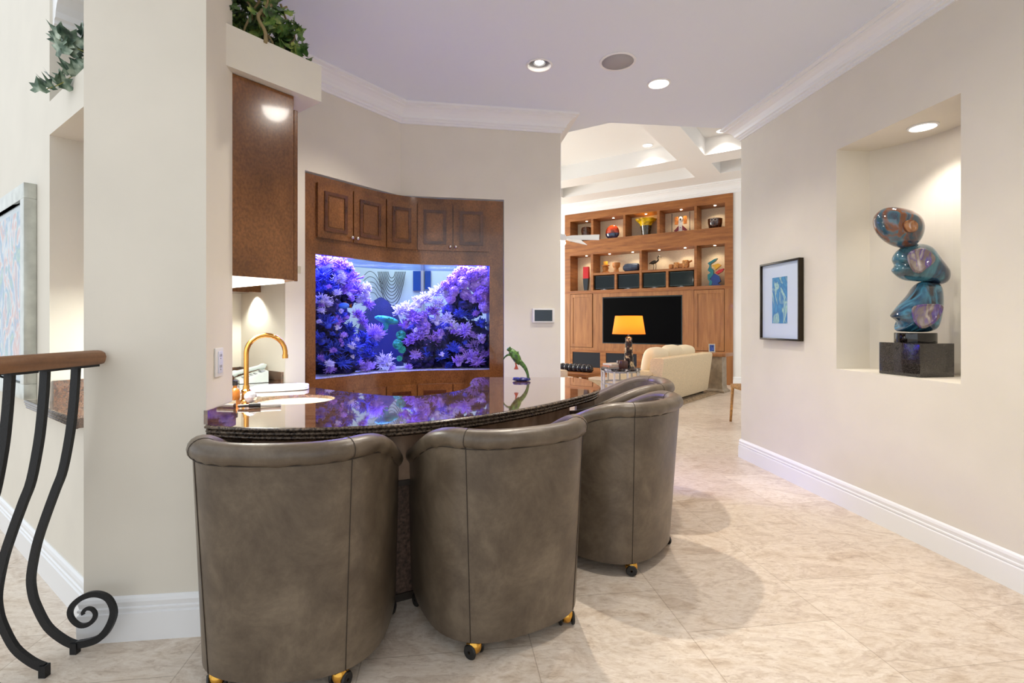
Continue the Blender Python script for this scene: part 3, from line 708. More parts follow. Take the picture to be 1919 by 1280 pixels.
for i in range(430):
    a, b = rr.uniform(-.06, .36), rr.uniform(-.03, .42); hh = .34 * (.18 + .82 * min(1, max(0, (a + .08) / .24))) * rr.random() ** .8
    w = UC @ Vector((a, b, 2.79 + hh))
    if a < -.02 and rr.random() < .3: w.z = 2.78
    leaf(mb, w, Euler((rr.uniform(.6, 1.9), rr.uniform(-.6, .6), rr.uniform(-1.6, 1.9))).to_quaternion(), rr.uniform(.045, .085), 0 if rr.random() < .7 else 1)
mb.build('foliage', [ivymat('ivy_green', (44, 74, 34), (96, 132, 66), (166, 180, 92)), ivymat('ivy_dark', (38, 54, 30), (78, 106, 58), (140, 152, 78))], iv)
mb = MB()
for i in range(7):
    b0 = UC @ Vector((rr.uniform(.05, .3), rr.uniform(0, .15), 2.775)); pts = [b0]
    for k in range(5): pts.append(pts[-1] + Vector((rr.uniform(-.05, .05), rr.uniform(-.05, .05), .06)))
    mb.tube(cr(pts, 3), .006, 6)
mb.tube(cr([UC @ Vector((.2, -.055, 2.76)), UC @ Vector((.2, -.05, 2.82)), UC @ Vector((.22, -.02, 2.9)), UC @ Vector((.14, 0, 3.0))], 4), .009, 6)
mb.build('stem', pm('pale_woody_stem', (150, 132, 92), .7), iv, True)
# hanging ivy over the left planter opening
ih = thing('ivy_vine', (*lw(.4, .1), 2.515), 'grey green variegated ivy trailing out of the left wall opening', 'plant')
mb = MB(); ms = MB()
for pts in ([(165, 100, 2.42), (140, 90, 2.40), (120, 96, 2.38), (112, 70, 2.36)], [(165, 128, 2.44), (140, 140, 2.40), (112, 158, 2.36), (78, 170, 2.32)], [(165, 75, 2.44), (150, 82, 2.42)]):
    W = [at_y(*p) for p in pts]; cv = cr(W, 8); ms.tube(cv, .0022, 5)
    for i, c in enumerate(cv):
        if i % 3 == 0 or i > len(cv) - 2:
            for k in range(2 if i % 2 else 1): leaf(mb, c + Vector((rr.uniform(-.015, .015), rr.uniform(-.02, .02), rr.uniform(-.02, .02))), Euler((rr.uniform(.9, 2.0), rr.uniform(-.5, .5), rr.uniform(.3, 4.2))).to_quaternion(), rr.uniform(.065, .09))
mb.build('foliage', ivymat('variegated_ivy', (48, 66, 56), (96, 120, 100), (190, 204, 184)), ih); ms.build('stem', pm('yellow_green_stem', (150, 150, 80), .6), ih, True)

# ------------------------------------------------------------------ chairs
def chair_plan(w, b, f=.32, n=2.7, k=44):
    pts = [(w - .035 * ((y / f) ** 2 if y > 0 else 0), y) for y in [f * (1 - i / 8) for i in range(8)]]
    for i in range(k + 1):
        a = PI * i / k; c, s = math.cos(a), math.sin(a)
        pts.append((w * math.copysign(abs(c) ** (2 / n), c), -b * abs(s) ** (2 / n)))
    pts += [(-x, y) for x, y in pts[:8][::-1]]
    return pts
def rimz(y, top=.893, lowv=.70, f=.32):
    u = max(0, min(1, (y + .26) / (f + .26))); u = u * u * (3 - 2 * u); return top + (lowv - top) * u
ZB0 = .068
def outer_pt(i, tt):
    w, b = .350 + .016 * tt, .335 + .062 * tt
    x, y = PLN(w, b)[i]; zr = rimz(y) - .012; return Vector((x, y, ZB0 + tt * (zr - ZB0)))
_pc = {}
def PLN(w, b):
    k = (round(w, 5), round(b, 5))
    if k not in _pc: _pc[k] = chair_plan(w, b)
    return _pc[k]
NP = len(PLN(.350, .335))
def make_chair(label):
    c = thing('barrel_chair', (0, 0, 0), label, 'chair', 'leather barrel chairs round the bar')
    mb = MB(); T = [0, .012, .05, .2, .4, .6, .8, .95, 1.0]
    rg = [[mb.v(outer_pt(i, tt) if k else outer_pt(i, 0) * 1) for i in range(NP)] for k, tt in enumerate(T)]
    ip = PLN(.27, .29); inr = [[mb.v((x, min(y, .3), (rimz(y) * q + .40 * (1 - q)))) for x, y in ip] for q in (1., .5, 0.)]
    rg = rg + inr; mb.loft(rg, 0, False)
    for e in (0, NP - 1):
        mb.f([r[e] for r in rg])
    mb.f([mb.v((*p, ZB0)) for p in PLN(.350, .335)])
    mb.box((-.275, .255, ZB0), (.275, .312, .40), bev=.01)
    mb.build('shell', M['leather'], c, True, world=False, auto=50)
    mb = MB(); cp = PLN(.338, .372); pts = [Vector((x, y, rimz(y) - .004)) for x, y in cp]
    pts = [pts[0] + Vector((0, .012, -.02))] + pts + [pts[-1] + Vector((0, .012, -.02))]
    N = len(pts); rgs = []
    for i, p in enumerate(pts):
        tg = (pts[min(i + 1, N - 1)] - pts[max(i - 1, 0)]).normalized(); a = tg.cross(Vector((0, 0, 1))).normalized(); b = a.cross(tg)
        sc_ = .55 if i in (0, N - 1) else 1.; ring = []
        for j in range(16):
            th = 2 * PI * j / 16; ra_, rb_ = .047, .041
            wr = 1 + .09 * math.sin(i * 2.7 + math.sin(i * 1.3) * 2) * max(0, math.sin(th * 1 + 3.6)) 
            ring.append(mb.v(p + (a * math.cos(th) * ra_ + b * math.sin(th) * rb_) * sc_ * wr))
        rgs.append(ring)
    mb.loft(rgs, 0, True, True); rl = mb.build('rolled_top', M['leather'], c, True, world=False, auto=60)
    # gathered inner back
    mb = MB(); ip2 = PLN(.268, .288); L_ = []
    for q in range(7):
        v_ = q / 6; ring = []
        for i, (x, y) in enumerate(ip2[4:-4]):
            pl = .006 * math.sin(i * 2.2) * math.sin(PI * min(1, v_ * 1.2 + .1)); k = 1 - .10 * math.sin(PI * (1 - v_) * .6) + pl / .28
            ring.append(mb.v((x * k, y * k, .42 + v_ * (rimz(y) + .0 - .42))))
        L_.append(ring)
    mb.loft(L_, 0, False); mb.build('inner_back', M['leather'], c, True, world=False)
    mb = MB(); mb.ell((0, .03, .43), (.262, .285, .075), 28, 12, 0, .45); mb.build('seat_cushion', M['leather'], c, True, world=False)
    # seams
    mb = MB()
    for sx in (-1, 1):
        bi = min(range(NP), key=lambda i: abs(PLN(.358, .366)[i][0] - sx * .280) + (9 if PLN(.358, .366)[i][1] > -.1 else 0))
        sm = []
        for k in range(13):
            tt = k / 12; w, b = .350 + .016 * tt, .335 + .062 * tt; x = .248 + .034 * tt; y = -b * (1 - (x / w) ** 2.7) ** (1 / 2.7)
            sm.append(Vector((sx * (x + .0006), y - .0008, ZB0 + tt * (rimz(y) - .012 - ZB0))))
        mb.tube(sm, .0017, 6)
        q = Vector((*PLN(.338, .372)[bi], rimz(PLN(.338, .372)[bi][1]) - .004)); tg = Vector((*PLN(.338, .372)[bi + 1], 0)) - Vector((*PLN(.338, .372)[bi - 1], 0)); a = tg.normalized().cross(Vector((0, 0, 1)))
        mb.tube([q + a * .0478 * math.cos(th) + Vector((0, 0, .0418)) * math.sin(th) for th in [2 * PI * k / 20 for k in range(21)]], .0014, 5, caps=False)
    mb.tube([outer_pt(i, .968) + Vector((outer_pt(i, .968).x, outer_pt(i, .968).y, 0)).normalized() * .001 for i in range(NP)], .0022, 6)
    mb.build('piping', M['piping'], c, True, world=False)
    for x, y, an in ((-.225, -.262, .5), (.225, -.262, -.4), (-.30, .2, .2), (.30, .2, -.3)):
        cs_ = bpy.data.objects.new('caster', None); COL.objects.link(cs_); cs_.parent = c; cs_.location = (x, y, 0); cs_.rotation_euler = (0, 0, an)
        mb = MB(); mb.ell((0, 0, .044), (.031, .034, .033), 16, 12); mb.tube([(0, 0, .05), (0, 0, .075)], .01, 10); mb.build('hood', M['brass'], cs_, True, world=False)
        for sx in (-1, 1):
            mb = MB(); pr_ = [(.006, -.006), (.026, -.006), (.030, 0), (.026, .006), (.006, .006)]
            rg = [[mb.v((sx * .028 + dx, r * math.cos(a), .030 + r * math.sin(a))) for a in [2 * PI * j / 18 for j in range(18)]] for r, dx in pr_]
            mb.loft(rg + rg[:1], 0, True, False)
            mb.build('wheel', M['black_rubber'], cs_, True, world=False, auto=40)
    return c
CH = [((-.872, 2.12), 2, 'taupe leather barrel chair beside the pillar, back square to the viewer'),
      ((-.078, 2.37), 28, 'taupe leather barrel chair at the middle of the bar, angled'),
      ((.579, 3.035), 51, 'taupe leather barrel chair third along the bar from the pillar'),
      ((.775, 3.76), 80, 'taupe leather barrel chair at the rounded bar end, showing its gathered inside')]
ch0 = make_chair(CH[0][2])
for i, (p, rz, lb) in enumerate(CH):
    c = ch0 if i == 0 else copy_tree(ch0)
    c.location = (*p, 0); c.rotation_euler = (0, 0, math.radians(rz)); c['label'] = lb

# ------------------------------------------------------------------ stair railing
rlg = thing('stair_railing', (-1.77, 1.9, 0), 'wrought iron stair railing with curved balusters and oak handrail', 'railing')
mb = MB(); hp = [(-.024, 0), (.024, 0), (.030, .012), (.034, .03), (.028, .048), (.012, .058), (-.012, .058), (-.028, .048), (-.034, .03), (-.03, .012)]
rg = [[mb.v((-1.735 + x * k, y, 1.178 + z * k + (1 - k) * .03)) for x, z in hp] for y, k in ((2.115, .55), (2.108, .9), (2.09, 1), (1.2, 1), (.6, 1))]
mb.loft(rg, 0, True, True); mb.build('handrail', M['rail'], rlg, True, auto=40)
def bx(px, py, Y): w = at_y(px, py, Y); return (w.x, w.z)
main = [bx(*p, 2.05) for p in ((143, 686), (141.5, 716), (138, 760), (132, 812), (119, 880), (105, 918), (86, 970), (70, 1020), (59.5, 1076), (61, 1108), (69, 1135), (90, 1174), (119, 1198), (141, 1208))]
scr = [bx(*p, 2.05) for p in ((150, 1207), (169, 1203), (186, 1196), (201, 1181), (212, 1158), (213, 1140), (204, 1122), (188, 1114), (170, 1114), (151, 1122), (136, 1136), (132, 1150), (138, 1163), (151, 1172), (166, 1170), (177, 1160), (179, 1149), (172, 1141), (162, 1141), (156, 1148), (157, 1152))]
for k in range(7):
    Y = 2.05 - .135 * k; mb = MB()
    mp = [Vector((x, Y, z)) for x, z in main]; cv = cr(mp, 4)
    if k == 0:
        cv = cr(mp + [Vector((x, Y, z)) for x, z in scr], 4); n = len(cv); kk = len(mp) * 4
        mb.tube(cv, [1 if i < kk else 1 - .6 * (i - kk) / (n - kk) for i in range(n)], flat=(.0145, .008), up=(0, 1, 0))
    else: mb.tube(cv, 1, flat=(.0145, .008), up=(0, 1, 0))
    fx, fz = main[-1]; mb.box((fx - .012, Y - .012, 0), (fx + .014, Y + .012, fz + .01))
    tx = main[0][0]; mb.box((tx - .012, Y - .045, 1.168), (tx + .06, Y + .045, 1.18))
    mb.build('baluster', M['iron'], rlg, False)

# ------------------------------------------------------------------ pictures, thermostat, outlet
def abstract(name, base, cols, sc_=3.):
    t = NT(name); v = t.n('ShaderNodeTexNoise', Scale=sc_, Detail=2.0, Distortion=2.5); t.l(t.co((1, 1, .6)), v.inputs['Vector'])
    n = len(cols); c = t.ramp(v.outputs[0], [(.25 + .5 * i / (n - 1), c) for i, c in enumerate(cols)]); t.l(c, t.b.inputs['Base Color']); t.b.inputs['Roughness'].default_value = .6; return t.m
def picture(frame, s0, s1, z0, z1, th, fw, mats, label, art_rect, name='framed_picture'):
    w = frame @ Vector(((s0 + s1) / 2, 0, z0)); pt = thing(name, w, label, 'picture')
    mb = MB(frame)
    for a, b, c, d in ((s0, s1, z0, z0 + fw), (s0, s1, z1 - fw, z1), (s0, s0 + fw, z0 + fw, z1 - fw), (s1 - fw, s1, z0 + fw, z1 - fw)): mb.box((a, -th, c), (b, -.001, d), bev=.003)
    mb.build('frame', mats[0], pt, True, auto=30)
    mb = MB(frame); mb.box((s0 + fw, -th * .55, z0 + fw), (s1 - fw, -.003, z1 - fw)); mb.build('mat_board', mats[1], pt)
    a, b, c, d = art_rect
    mb = MB(frame); mb.box((a, -th * .55 - .002, c), (b, -th * .55 + .001, d)); mb.build('print', mats[2], pt)
    mb = MB(frame); mb.box((s0 + fw, -th * .55 - .009, z0 + fw), (s1 - fw, -th * .55 - .007, z1 - fw)); mb.build('glazing', M['glass'], pt)
    return pt
def rs(px): r = (px - 960) / F; return 2.804 / (r + .1) * 1.005
picture(RW, rs(1507), rs(1432.5), 1.198, 1.886, .045, .016, [pm('bronze_frame', (52, 44, 32), .3, .6), pm('white_mat', (236, 240, 246), .8), abstract('blue_print', 0, [(20, 90, 150), (70, 160, 200), (30, 120, 180), (190, 225, 200), (40, 130, 190)], 7)],
        'slim dark framed blue print on the right wall', (rs(1481), rs(1453), 1.345, 1.75))
def ls_(px): r = (px - 960) / F; L = LW0; return (r * L.y - L.x) / (A_.x - r * A_.y)
sR = ls_(70)
picture(LW, sR, sR + 1.0, .925, 2.123, .055, .085, [pm('silver_leaf_frame', (196, 198, 190), .3, .6, var=.06, vscale=14), pm('pale_mat', (214, 222, 214), .8), abstract('pastel_abstract', 0, [(70, 80, 90), (150, 170, 190), (236, 150, 110), (240, 236, 220), (90, 150, 190), (120, 180, 140), (240, 230, 190), (60, 64, 74)], 5)],
        'tall silver framed pastel abstract on the left hall wall', (sR + .14, sR + .86, 1.06, 2.0))
TW = frame2(WC, d2, Vector((-d2.y, d2.x)))
def ts(px): r = (px - 960) / F; return (r * WC.y - WC.x) / (d2.x - r * d2.y)
tt = thing('touch_panel', (*(TW @ Vector((ts(1018), 0, 0))).xy, 1.355), 'white wall touch panel with dark screen beside the doorway', 'control panel')
mb = MB(TW); mb.box((ts(998), -.022, 1.352), (ts(1039), -.001, 1.488), bev=.004); mb.build('bezel', M['white_plastic'], tt, True, auto=30)
mb = MB(TW); mb.box((ts(1001.5), -.025, 1.367), (ts(1034.5), -.021, 1.473)); mb.build('screen', pm('slate_screen', (48, 60, 70), .25), tt)
OW = frame2(pil[1], (pil[2] - pil[1]).normalized(), Vector((-.99, -.136)))
ot = thing('power_outlet', (*(OW @ Vector((.115, 0, 0))).xy, 1.1), 'white duplex power outlet on the wall pillar above the counter', 'outlet')
mb = MB(OW); mb.box((.075, -.008, 1.105), (.155, .0, 1.235), bev=.003); mb.build('cover_plate', M['white_plastic'], ot, True, auto=30)
mb = MB(OW); mb.box((.095, -.012, 1.12), (.135, -.006, 1.22), bev=.003); r_ = mb.build('receptacle', pm('outlet_face', (220, 222, 236), .3), ot, True, auto=30)
mb = MB(OW)
for z in (1.145, 1.195):
    for s in (.107, .121): mb.box((s, -.0128, z), (s + .003, -.0115, z + .012))
    mb.ell((.115, -.0122, z - .008), (.003, .001, .003), 8, 6)
mb.build('slot', M['piping'], r_)

# ------------------------------------------------------------------ things on the bar
fb = at_z(462, 752, CT); fa = thing('faucet', fb, 'polished gold gooseneck faucet at the bar sink', 'faucet')
mb = MB(); mb.lathe([(.032, 0), (.032, .006), (.024, .012), (.022, .05), (.027, .055), (.027, .062), (.018, .07), (.016, .09)], fb, 20); mb.build('base', M['gold'], fa, True, auto=40)
top = Vector((.8, .45, 0)).normalized(); sp = [fb + Vector((0, 0, .06)), fb + Vector((0, 0, .2)), fb + Vector((0, 0, .26))]
Rg = .10
for i in range(0, 13):
    a = PI - PI * i / 12 * .98; sp.append(fb + Vector((0, 0, .27)) + top * (Rg + Rg * math.cos(a)) + Vector((0, 0, Rg * math.sin(a))))
sp.append(sp[-1] + Vector((0, 0, -.02)))
mb = MB(); mb.tube(sp, .0135, 14); mb.tube([sp[-1], sp[-1] + Vector((0, 0, -.022))], .016, 14); mb.build('spout', M['gold'], fa, True, auto=40)
kb = fb + Vector((.05, -.06, .03)); mb = MB(); mb.tube([fb + Vector((0, 0, .03)), kb], .01, 10); mb.build('handle_stem', M['gold'], fa, True)
mb = MB(); b2 = bmesh.new(); bmesh.ops.create_icosphere(b2, subdivisions=2, radius=.033); mb.merge(b2, 0, Matrix.Translation(kb + Vector((.015, -.02, .006)))); mb.build('crystal_knob', pm('cut_crystal', (226, 226, 232), .05, .55), fa)
# amber bottle
bb = at_z(441, 748, CT); bo = thing('soap_bottle', bb, 'small amber bottle with black cap beside the faucet', 'bottle')
mb = MB(); mb.lathe([(.024, 0), (.027, .01), (.027, .045), (.02, .06), (.011, .066), (.011, .08)], bb, 18); mb.build('bottle_body', pm('amber_glass', (160, 96, 30), .1, coat=.5), bo, True, auto=50)
mb = MB(); mb.lathe([(.014, .08), (.014, .105), (.006, .11)], bb, 14); mb.tube([bb + Vector((0, 0, .105)), bb + Vector((.0, -.025, .11))], .004); mb.build('cap', M['black_rubber'], bo, True, auto=50)
# bar tool
bt = at_z(478, 765, CT); to = thing('corkscrew', bt, 'bar corkscrew with white handle lying by the sink', 'corkscrew')
mb = MB(); mb.tube([bt + Vector((-.03, .0, .014)), bt + Vector((.02, .02, .012))], .012, 12); mb.tube([bt + Vector((-.08, -.01, .012)), bt + Vector((-.03, .0, .014))], .008, 10); mb.build('head', pm('dark_steel', (70, 66, 64), .25, .8), to, True, auto=40)
mb = MB(); mb.tube([bt + Vector((.02, .02, .012)), bt + Vector((.11, .055, .011))], [.009, .011], 12); mb.build('handle', M['white_plastic'], to, True, auto=40)
# towel
tw = at_z(515, 731, CT); mb = MB(Matrix.Translation(tw) @ Matrix.Rotation(math.radians(22), 4, 'Z'))
for k in range(3): mb.ell((.02 * k, .008 * k, .006 + .009 * k), (.21 - .02 * k, .10 - .008 * k, .008), 30, 10, 0, .55)
one(mb, 'hand_towel', M['towel'], 'white folded hand towel on the counter behind the sink', 'towel', smooth=True)
# phone
ph = at_z(470, 716, CT); pt = thing('desk_phone', ph, 'pale grey desk phone on the alcove counter', 'phone', rz=math.radians(-52))
mb = MB(); mb.prism([(-.11, -.09), (.11, -.09), (.11, .1), (-.11, .1)], .003, .02)
for v in mb.bm.verts:
    if v.co.z > .01: v.co.z += .035 + v.co.y * .3; v.co.x *= .96
mb.build('body', M['pale_plastic'], pt, world=False)
mb = MB(); 
hs = [(-.075, -.11, .055), (-.075, -.09, .065), (-.075, 0, .085), (-.075, .09, .105), (-.075, .115, .10)]
mb.tube(cr([Vector(p) for p in hs], 4), [.024 if i < 5 or i > 11 else .016 for i in range(17)], 10); mb.build('handset', M['pale_plastic'], pt, True, world=False)
mb = MB()
for i in range(3):
    for j in range(4): x, y = -.005 + .03 * i, -.06 + .026 * j; z = .055 + y * .3; mb.box((x, y, z - .003), (x + .02, y + .016, z + .007))
mb.box((-.01, .055, .074), (.085, .085, .088)); mb.build('keypad', M['grey_plastic'], pt, world=False)
# frog
fg = at_z(978, 714, CT); ft = thing('frog_sculpture', fg, 'green leaping frog sculpture on a blue pebbled base on the bar end', 'sculpture')
def fpx(px, py, dy=0): return at_y(px, py, fg.y + dy)
mb = MB(); mb.ell(fg + Vector((0, 0, .012)), (.07, .035, .014), 20, 8)
rr = random.Random(3)
for i in range(34): a = rr.uniform(0, 6.28); q = math.sqrt(rr.random()); mb.ell(fg + Vector((.062 * q * math.cos(a), .03 * q * math.sin(a), .02)), (.009, .008, .007), 8, 6)
mb.build('base', pm('blue_pebble_base', (30, 34, 96), .25, var=.4, vscale=60), ft, True)
grn = pm('mottled_green_frog', (54, 82, 32), .3, var=.7, vscale=60, coat=.3)
mb = MB()
mb.tube(cr([fpx(956, 657), fpx(961, 661), fpx(968, 670), fpx(972, 677), fpx(976, 681)], 4), [.014, .02, .025, .027, .028, .03, .031, .032, .032, .031, .03, .028, .026, .023, .021, .02, .017], 12)
mb.ell(fpx(955.5, 655), (.022, .018, .016), 14, 8)
for dy in (-.013, .013): mb.ell(fpx(956, 651.5, dy), (.008, .007, .008), 10, 6)
mb.tube(cr([fpx(974, 677), fpx(983, 687), fpx(988, 697), fpx(990, 706), fpx(989, 713)], 4), [.02, .019, .018, .017, .016, .015, .014, .013, .012, .011, .0105, .01, .01, .01, .011, .012, .014], 10)
mb.tube(cr([fpx(958, 665), fpx(953, 665), fpx(949, 667), fpx(946, 670)], 3), [.011, .01, .009, .008, .008, .007, .007, .006, .006, .005], 8)
for q in (-1, 0, 1): mb.tube([fpx(947, 669), fpx(944.5 - abs(q) * .3, 672 + q * 1.6)], [.005, .003], 6)
mb.tube(cr([fpx(972, 664), fpx(969, 659), fpx(972, 661)], 3), .007, 8)
mb.build('frog_body', grn, ft, True)
mb = MB(); mb.tube(cr([fpx(967, 674), fpx(967, 681), fpx(968, 686)], 3), [.008, .007, .006, .006, .005, .006, .007], 8)
for q in (-1.5, -.5, .5, 1.5): mb.tube([fpx(968, 685), fpx(968 + q * 2.4, 693 - abs(q) * .6)], [.006, .0035], 6)
mb.build('hind_foot', pm('red_orange_foot', (190, 70, 36), .3), ft, True)

# ------------------------------------------------------------------ niche sculpture
def sheet_glass(name, stops, sc_):
    t = NT(name); w = t.n('ShaderNodeTexNoise', Scale=sc_, Detail=4.0, Distortion=1.1); t.l(t.co((2.2, 2.2, .8), (.3, .7, .2)), w.inputs['Vector'])
    t.l(t.ramp(w.outputs[0], stops), t.b.inputs['Base Color']); t.b.inputs['Roughness'].default_value = .04; t.b.inputs['Coat Weight'].default_value = 1.; t.b.inputs['Coat Roughness'].default_value = .01
    t.b.inputs['Transmission Weight'].default_value = .35; t.b.inputs['IOR'].default_value = 1.45; return t.m
K = Vector((2.562, 3.15)); e1, e2 = Vector((-.18, .984)), Vector((.984, .18)); SC_Y = 3.27
base_c = K + e1 * .14 + e2 * .13
gs = thing('glass_sculpture', (*base_c, zN0), 'stacked swirl glass pebble sculpture on black granite block in the niche', 'sculpture')
BK = frame2(K, e1, e2)
mb = MB(BK); mb.box((0, 0, zN0 + .001), (.285, .262, 1.219), bev=.003); mb.build('granite_block', M['black_granite'], gs, True, auto=30)
SCB = base_c
mb = MB(); mb.lathe([(.118, 1.219), (.120, 1.223), (.120, 1.281), (.118, 1.285)], (SCB.x - .01, SCB.y - .01, 0), 40, sy=.85); mb.build('turntable', M['black_gloss'], gs, True, auto=40)
def gblob(outline, depth, name, mat, dent=None):
    """outline in picture rows/columns measured on the sculpture's own plane, swollen into a rounded pebble"""
    Y0 = SCB.y; pts = [at_y(x, y, Y0) for x, y in outline]; c = sum(pts, Vector()) / len(pts); cv = cr([c + (p - c) * 1.055 for p in pts], 5, True); mb = MB()
    N = 13; rings = []
    for i in range(1, N):
        a = -PI / 2 + PI * i / N; k = math.cos(a) ** .75; y = math.sin(a)
        rings.append([mb.v(Vector((c.x + (p.x - c.x) * k, Y0 + y * depth, c.z + (p.z - c.z) * k))) for p in cv])
    mb.loft(rings, 0, True, True)
    for _ in range(6): bmesh.ops.smooth_vert(mb.bm, verts=mb.bm.verts, factor=.5, use_axis_x=True, use_axis_y=True, use_axis_z=True)
    if dent:
        dx, dz, rx, rz, dd = dent; dc = at_y(dx, dz, Y0)
        for v in mb.bm.verts:
            if v.co.y < Y0:
                q = ((v.co.x - dc.x) / rx) ** 2 + ((v.co.z - dc.z) / rz) ** 2
                if q < 1: v.co.y += dd * (1 - q)
    o = mb.build(name, mat, gs, True)
    return o
G1 = sheet_glass('amber_teal_glass', [(.28, (14, 8, 18)), (.40, (24, 78, 104)), (.5, (146, 84, 42)), (.56, (70, 120, 140)), (.66, (70, 26, 60)), (.78, (16, 10, 18))], 3.2)
G2 = sheet_glass('teal_glass', [(.28, (16, 14, 26)), (.42, (40, 84, 100)), (.54, (84, 150, 170)), (.64, (36, 60, 96)), (.76, (60, 34, 40))], 2.6)
G3 = sheet_glass('dark_teal_glass', [(.3, (10, 8, 14)), (.44, (30, 76, 110)), (.54, (80, 156, 190)), (.62, (64, 54, 56)), (.76, (20, 12, 20))], 2.6)
gblob([(1682, 619), (1695, 621), (1745, 621), (1757, 605), (1763, 575), (1762, 545), (1757, 532), (1740, 529), (1722, 530), (1710, 548), (1690, 570), (1676, 588), (1674, 594), (1684, 601), (1689, 612)], .092, 'lower_pebble', G3)
gblob([(1676, 485), (1684, 470), (1700, 460), (1722, 457), (1742, 463), (1756, 482), (1770, 500), (1777, 512), (1774, 527), (1760, 533), (1742, 528), (1715, 527), (1695, 524), (1678, 511), (1676, 504), (1682, 496)], .092, 'middle_pebble', G2)
gblob([(1641, 412), (1648, 397), (1664, 389), (1690, 392), (1712, 399), (1724, 414), (1727, 432), (1720, 452), (1705, 464), (1685, 463), (1664, 452), (1648, 435)], .10, 'upper_pebble', G1)
IR = sheet_glass('iridescent_white_glass', [(.3, (190, 180, 190)), (.5, (150, 130, 120)), (.6, (110, 80, 180)), (.75, (222, 214, 206))], 8.)
def patch(outline, depth, name, mat, off):
    Y0 = SCB.y; pts = [at_y(x, y, Y0) for x, y in outline]; cv = cr(pts, 4, True); c = sum(cv, Vector()) / len(cv); mb = MB(); rings = []
    for k, dy in ((1, 0), (.93, -.008), (.6, .01), (.25, .03)):
        rings.append([mb.v((c.x + (p.x - c.x) * k, Y0 - off + dy, c.z + (p.z - c.z) * k)) for p in cv])
    mb.loft(rings, 0, True, True); mb.build(name, mat, gs, True)
patch([(1681, 482), (1695, 470), (1715, 470), (1731, 483), (1730, 495), (1715, 507), (1704, 515), (1692, 511), (1684, 498)], .02, 'hollow_rim', IR, .088)
patch([(1690, 578), (1705, 571), (1745, 572), (1742, 592), (1728, 608), (1708, 616), (1695, 606), (1690, 592)], .02, 'hollow_rim', IR, .088)
patch([(1672, 425), (1680, 418), (1692, 419), (1698, 428), (1695, 438), (1684, 441), (1675, 435)], .02, 'hollow_rim', sheet_glass('amber_hollow', [(.35, (150, 80, 30)), (.6, (214, 150, 90))], 9.), .098)

# ------------------------------------------------------------------ ceiling fixtures
def downlight(px, py, z, r, label, power, tgt=None, spot=120, group=None, warm=(1, .93, .84)):
    c = at_z(px, py, z); d = thing('recessed_downlight', (c.x, c.y, z - .012), label, 'ceiling light', group)
    mb = MB(); mb.lathe([(r, -.001), (r, -.006), (r * .86, -.01), (r * .82, -.004), (r * .82, -.001)], c, 32); mb.build('trim_ring', M['trim'], d, True, auto=40)
    mb = MB(); mb.lathe([(.001, -.004), (r * .81, -.004), (r * .81, -.002)], c, 32); mb.build('lens', M['bulb'], d, True)
    light('SPOT', 'downlight_lamp', c - Vector((0, 0, .02)), power, warm, r * .6, tgt or c - Vector((0, 0, 2)), spot, .8)
    return c
downlight(1235, 156, CEIL, .094, 'lit round recessed light in the hall ceiling right of the speaker', 110)
NC = at_z(1730, 237, zN1)
downlight(1730, 237, zN1, .085, 'lit round recessed light in the top of the wall niche', 34, (NC.x + .12, NC.y - .05, 1.2), 96)
ey = thing('eyeball_light', (EY.x, EY.y, CEIL - .01), 'tilted eyeball recessed light in the hall ceiling left of the speaker', 'ceiling light')
mb = MB(); mb.lathe([(.102, -.001), (.102, -.006), (.09, -.008), (.086, -.001), (.086, .02), (.084, .09)], EY, 36, caps=False); mb.build('trim_ring', M['trim'], ey, True, auto=40)
mb = MB(); mb.lathe([(.085, .085), (.085, .10), (.001, .10)], EY, 24, caps=False); mb.build('can', M['piping'], ey, True)
mb = MB(); mb.lathe([(.046, .022), (.056, .034), (.056, .085)], EY + Vector((.002, .018, 0)), 24, caps=False); mb.build('eyeball', M['grey_plastic'], ey, True, auto=40)
mb = MB(); mb.ell(EY + Vector((.002, .012, .03)), (.036, .036, .016), 16, 8); mb.build('bulb', M['bulb'], ey, True)
light('SPOT', 'eyeball_lamp', EY + Vector((0, 0, -.02)), 190, (1, .9, .76), .03, (.75, 2.6, 0), 105, .7)
SPK = at_z(1158, 115, CEIL); sp_ = thing('ceiling_speaker', (SPK.x, SPK.y, CEIL - .01), 'round grey mesh speaker in the hall ceiling', 'speaker')
mb = MB(); mb.lathe([(.137, -.001), (.137, -.006), (.12, -.008), (.118, -.001)], SPK, 40); mb.build('rim', M['trim'], sp_, True, auto=40)
mb = MB(); mb.lathe([(.001, -.006), (.118, -.005), (.118, -.001)], SPK, 40); mb.build('grille', pm('speaker_grille', (176, 172, 174), .6, bump=.4, bscale=500), sp_, True)
downlight(1214, 272, ZR, .1, 'recessed light in the large coffer of the far room', 100)
downlight(1353, 245, ZR, .1, 'recessed light in the coffer above the right wall end', 100)

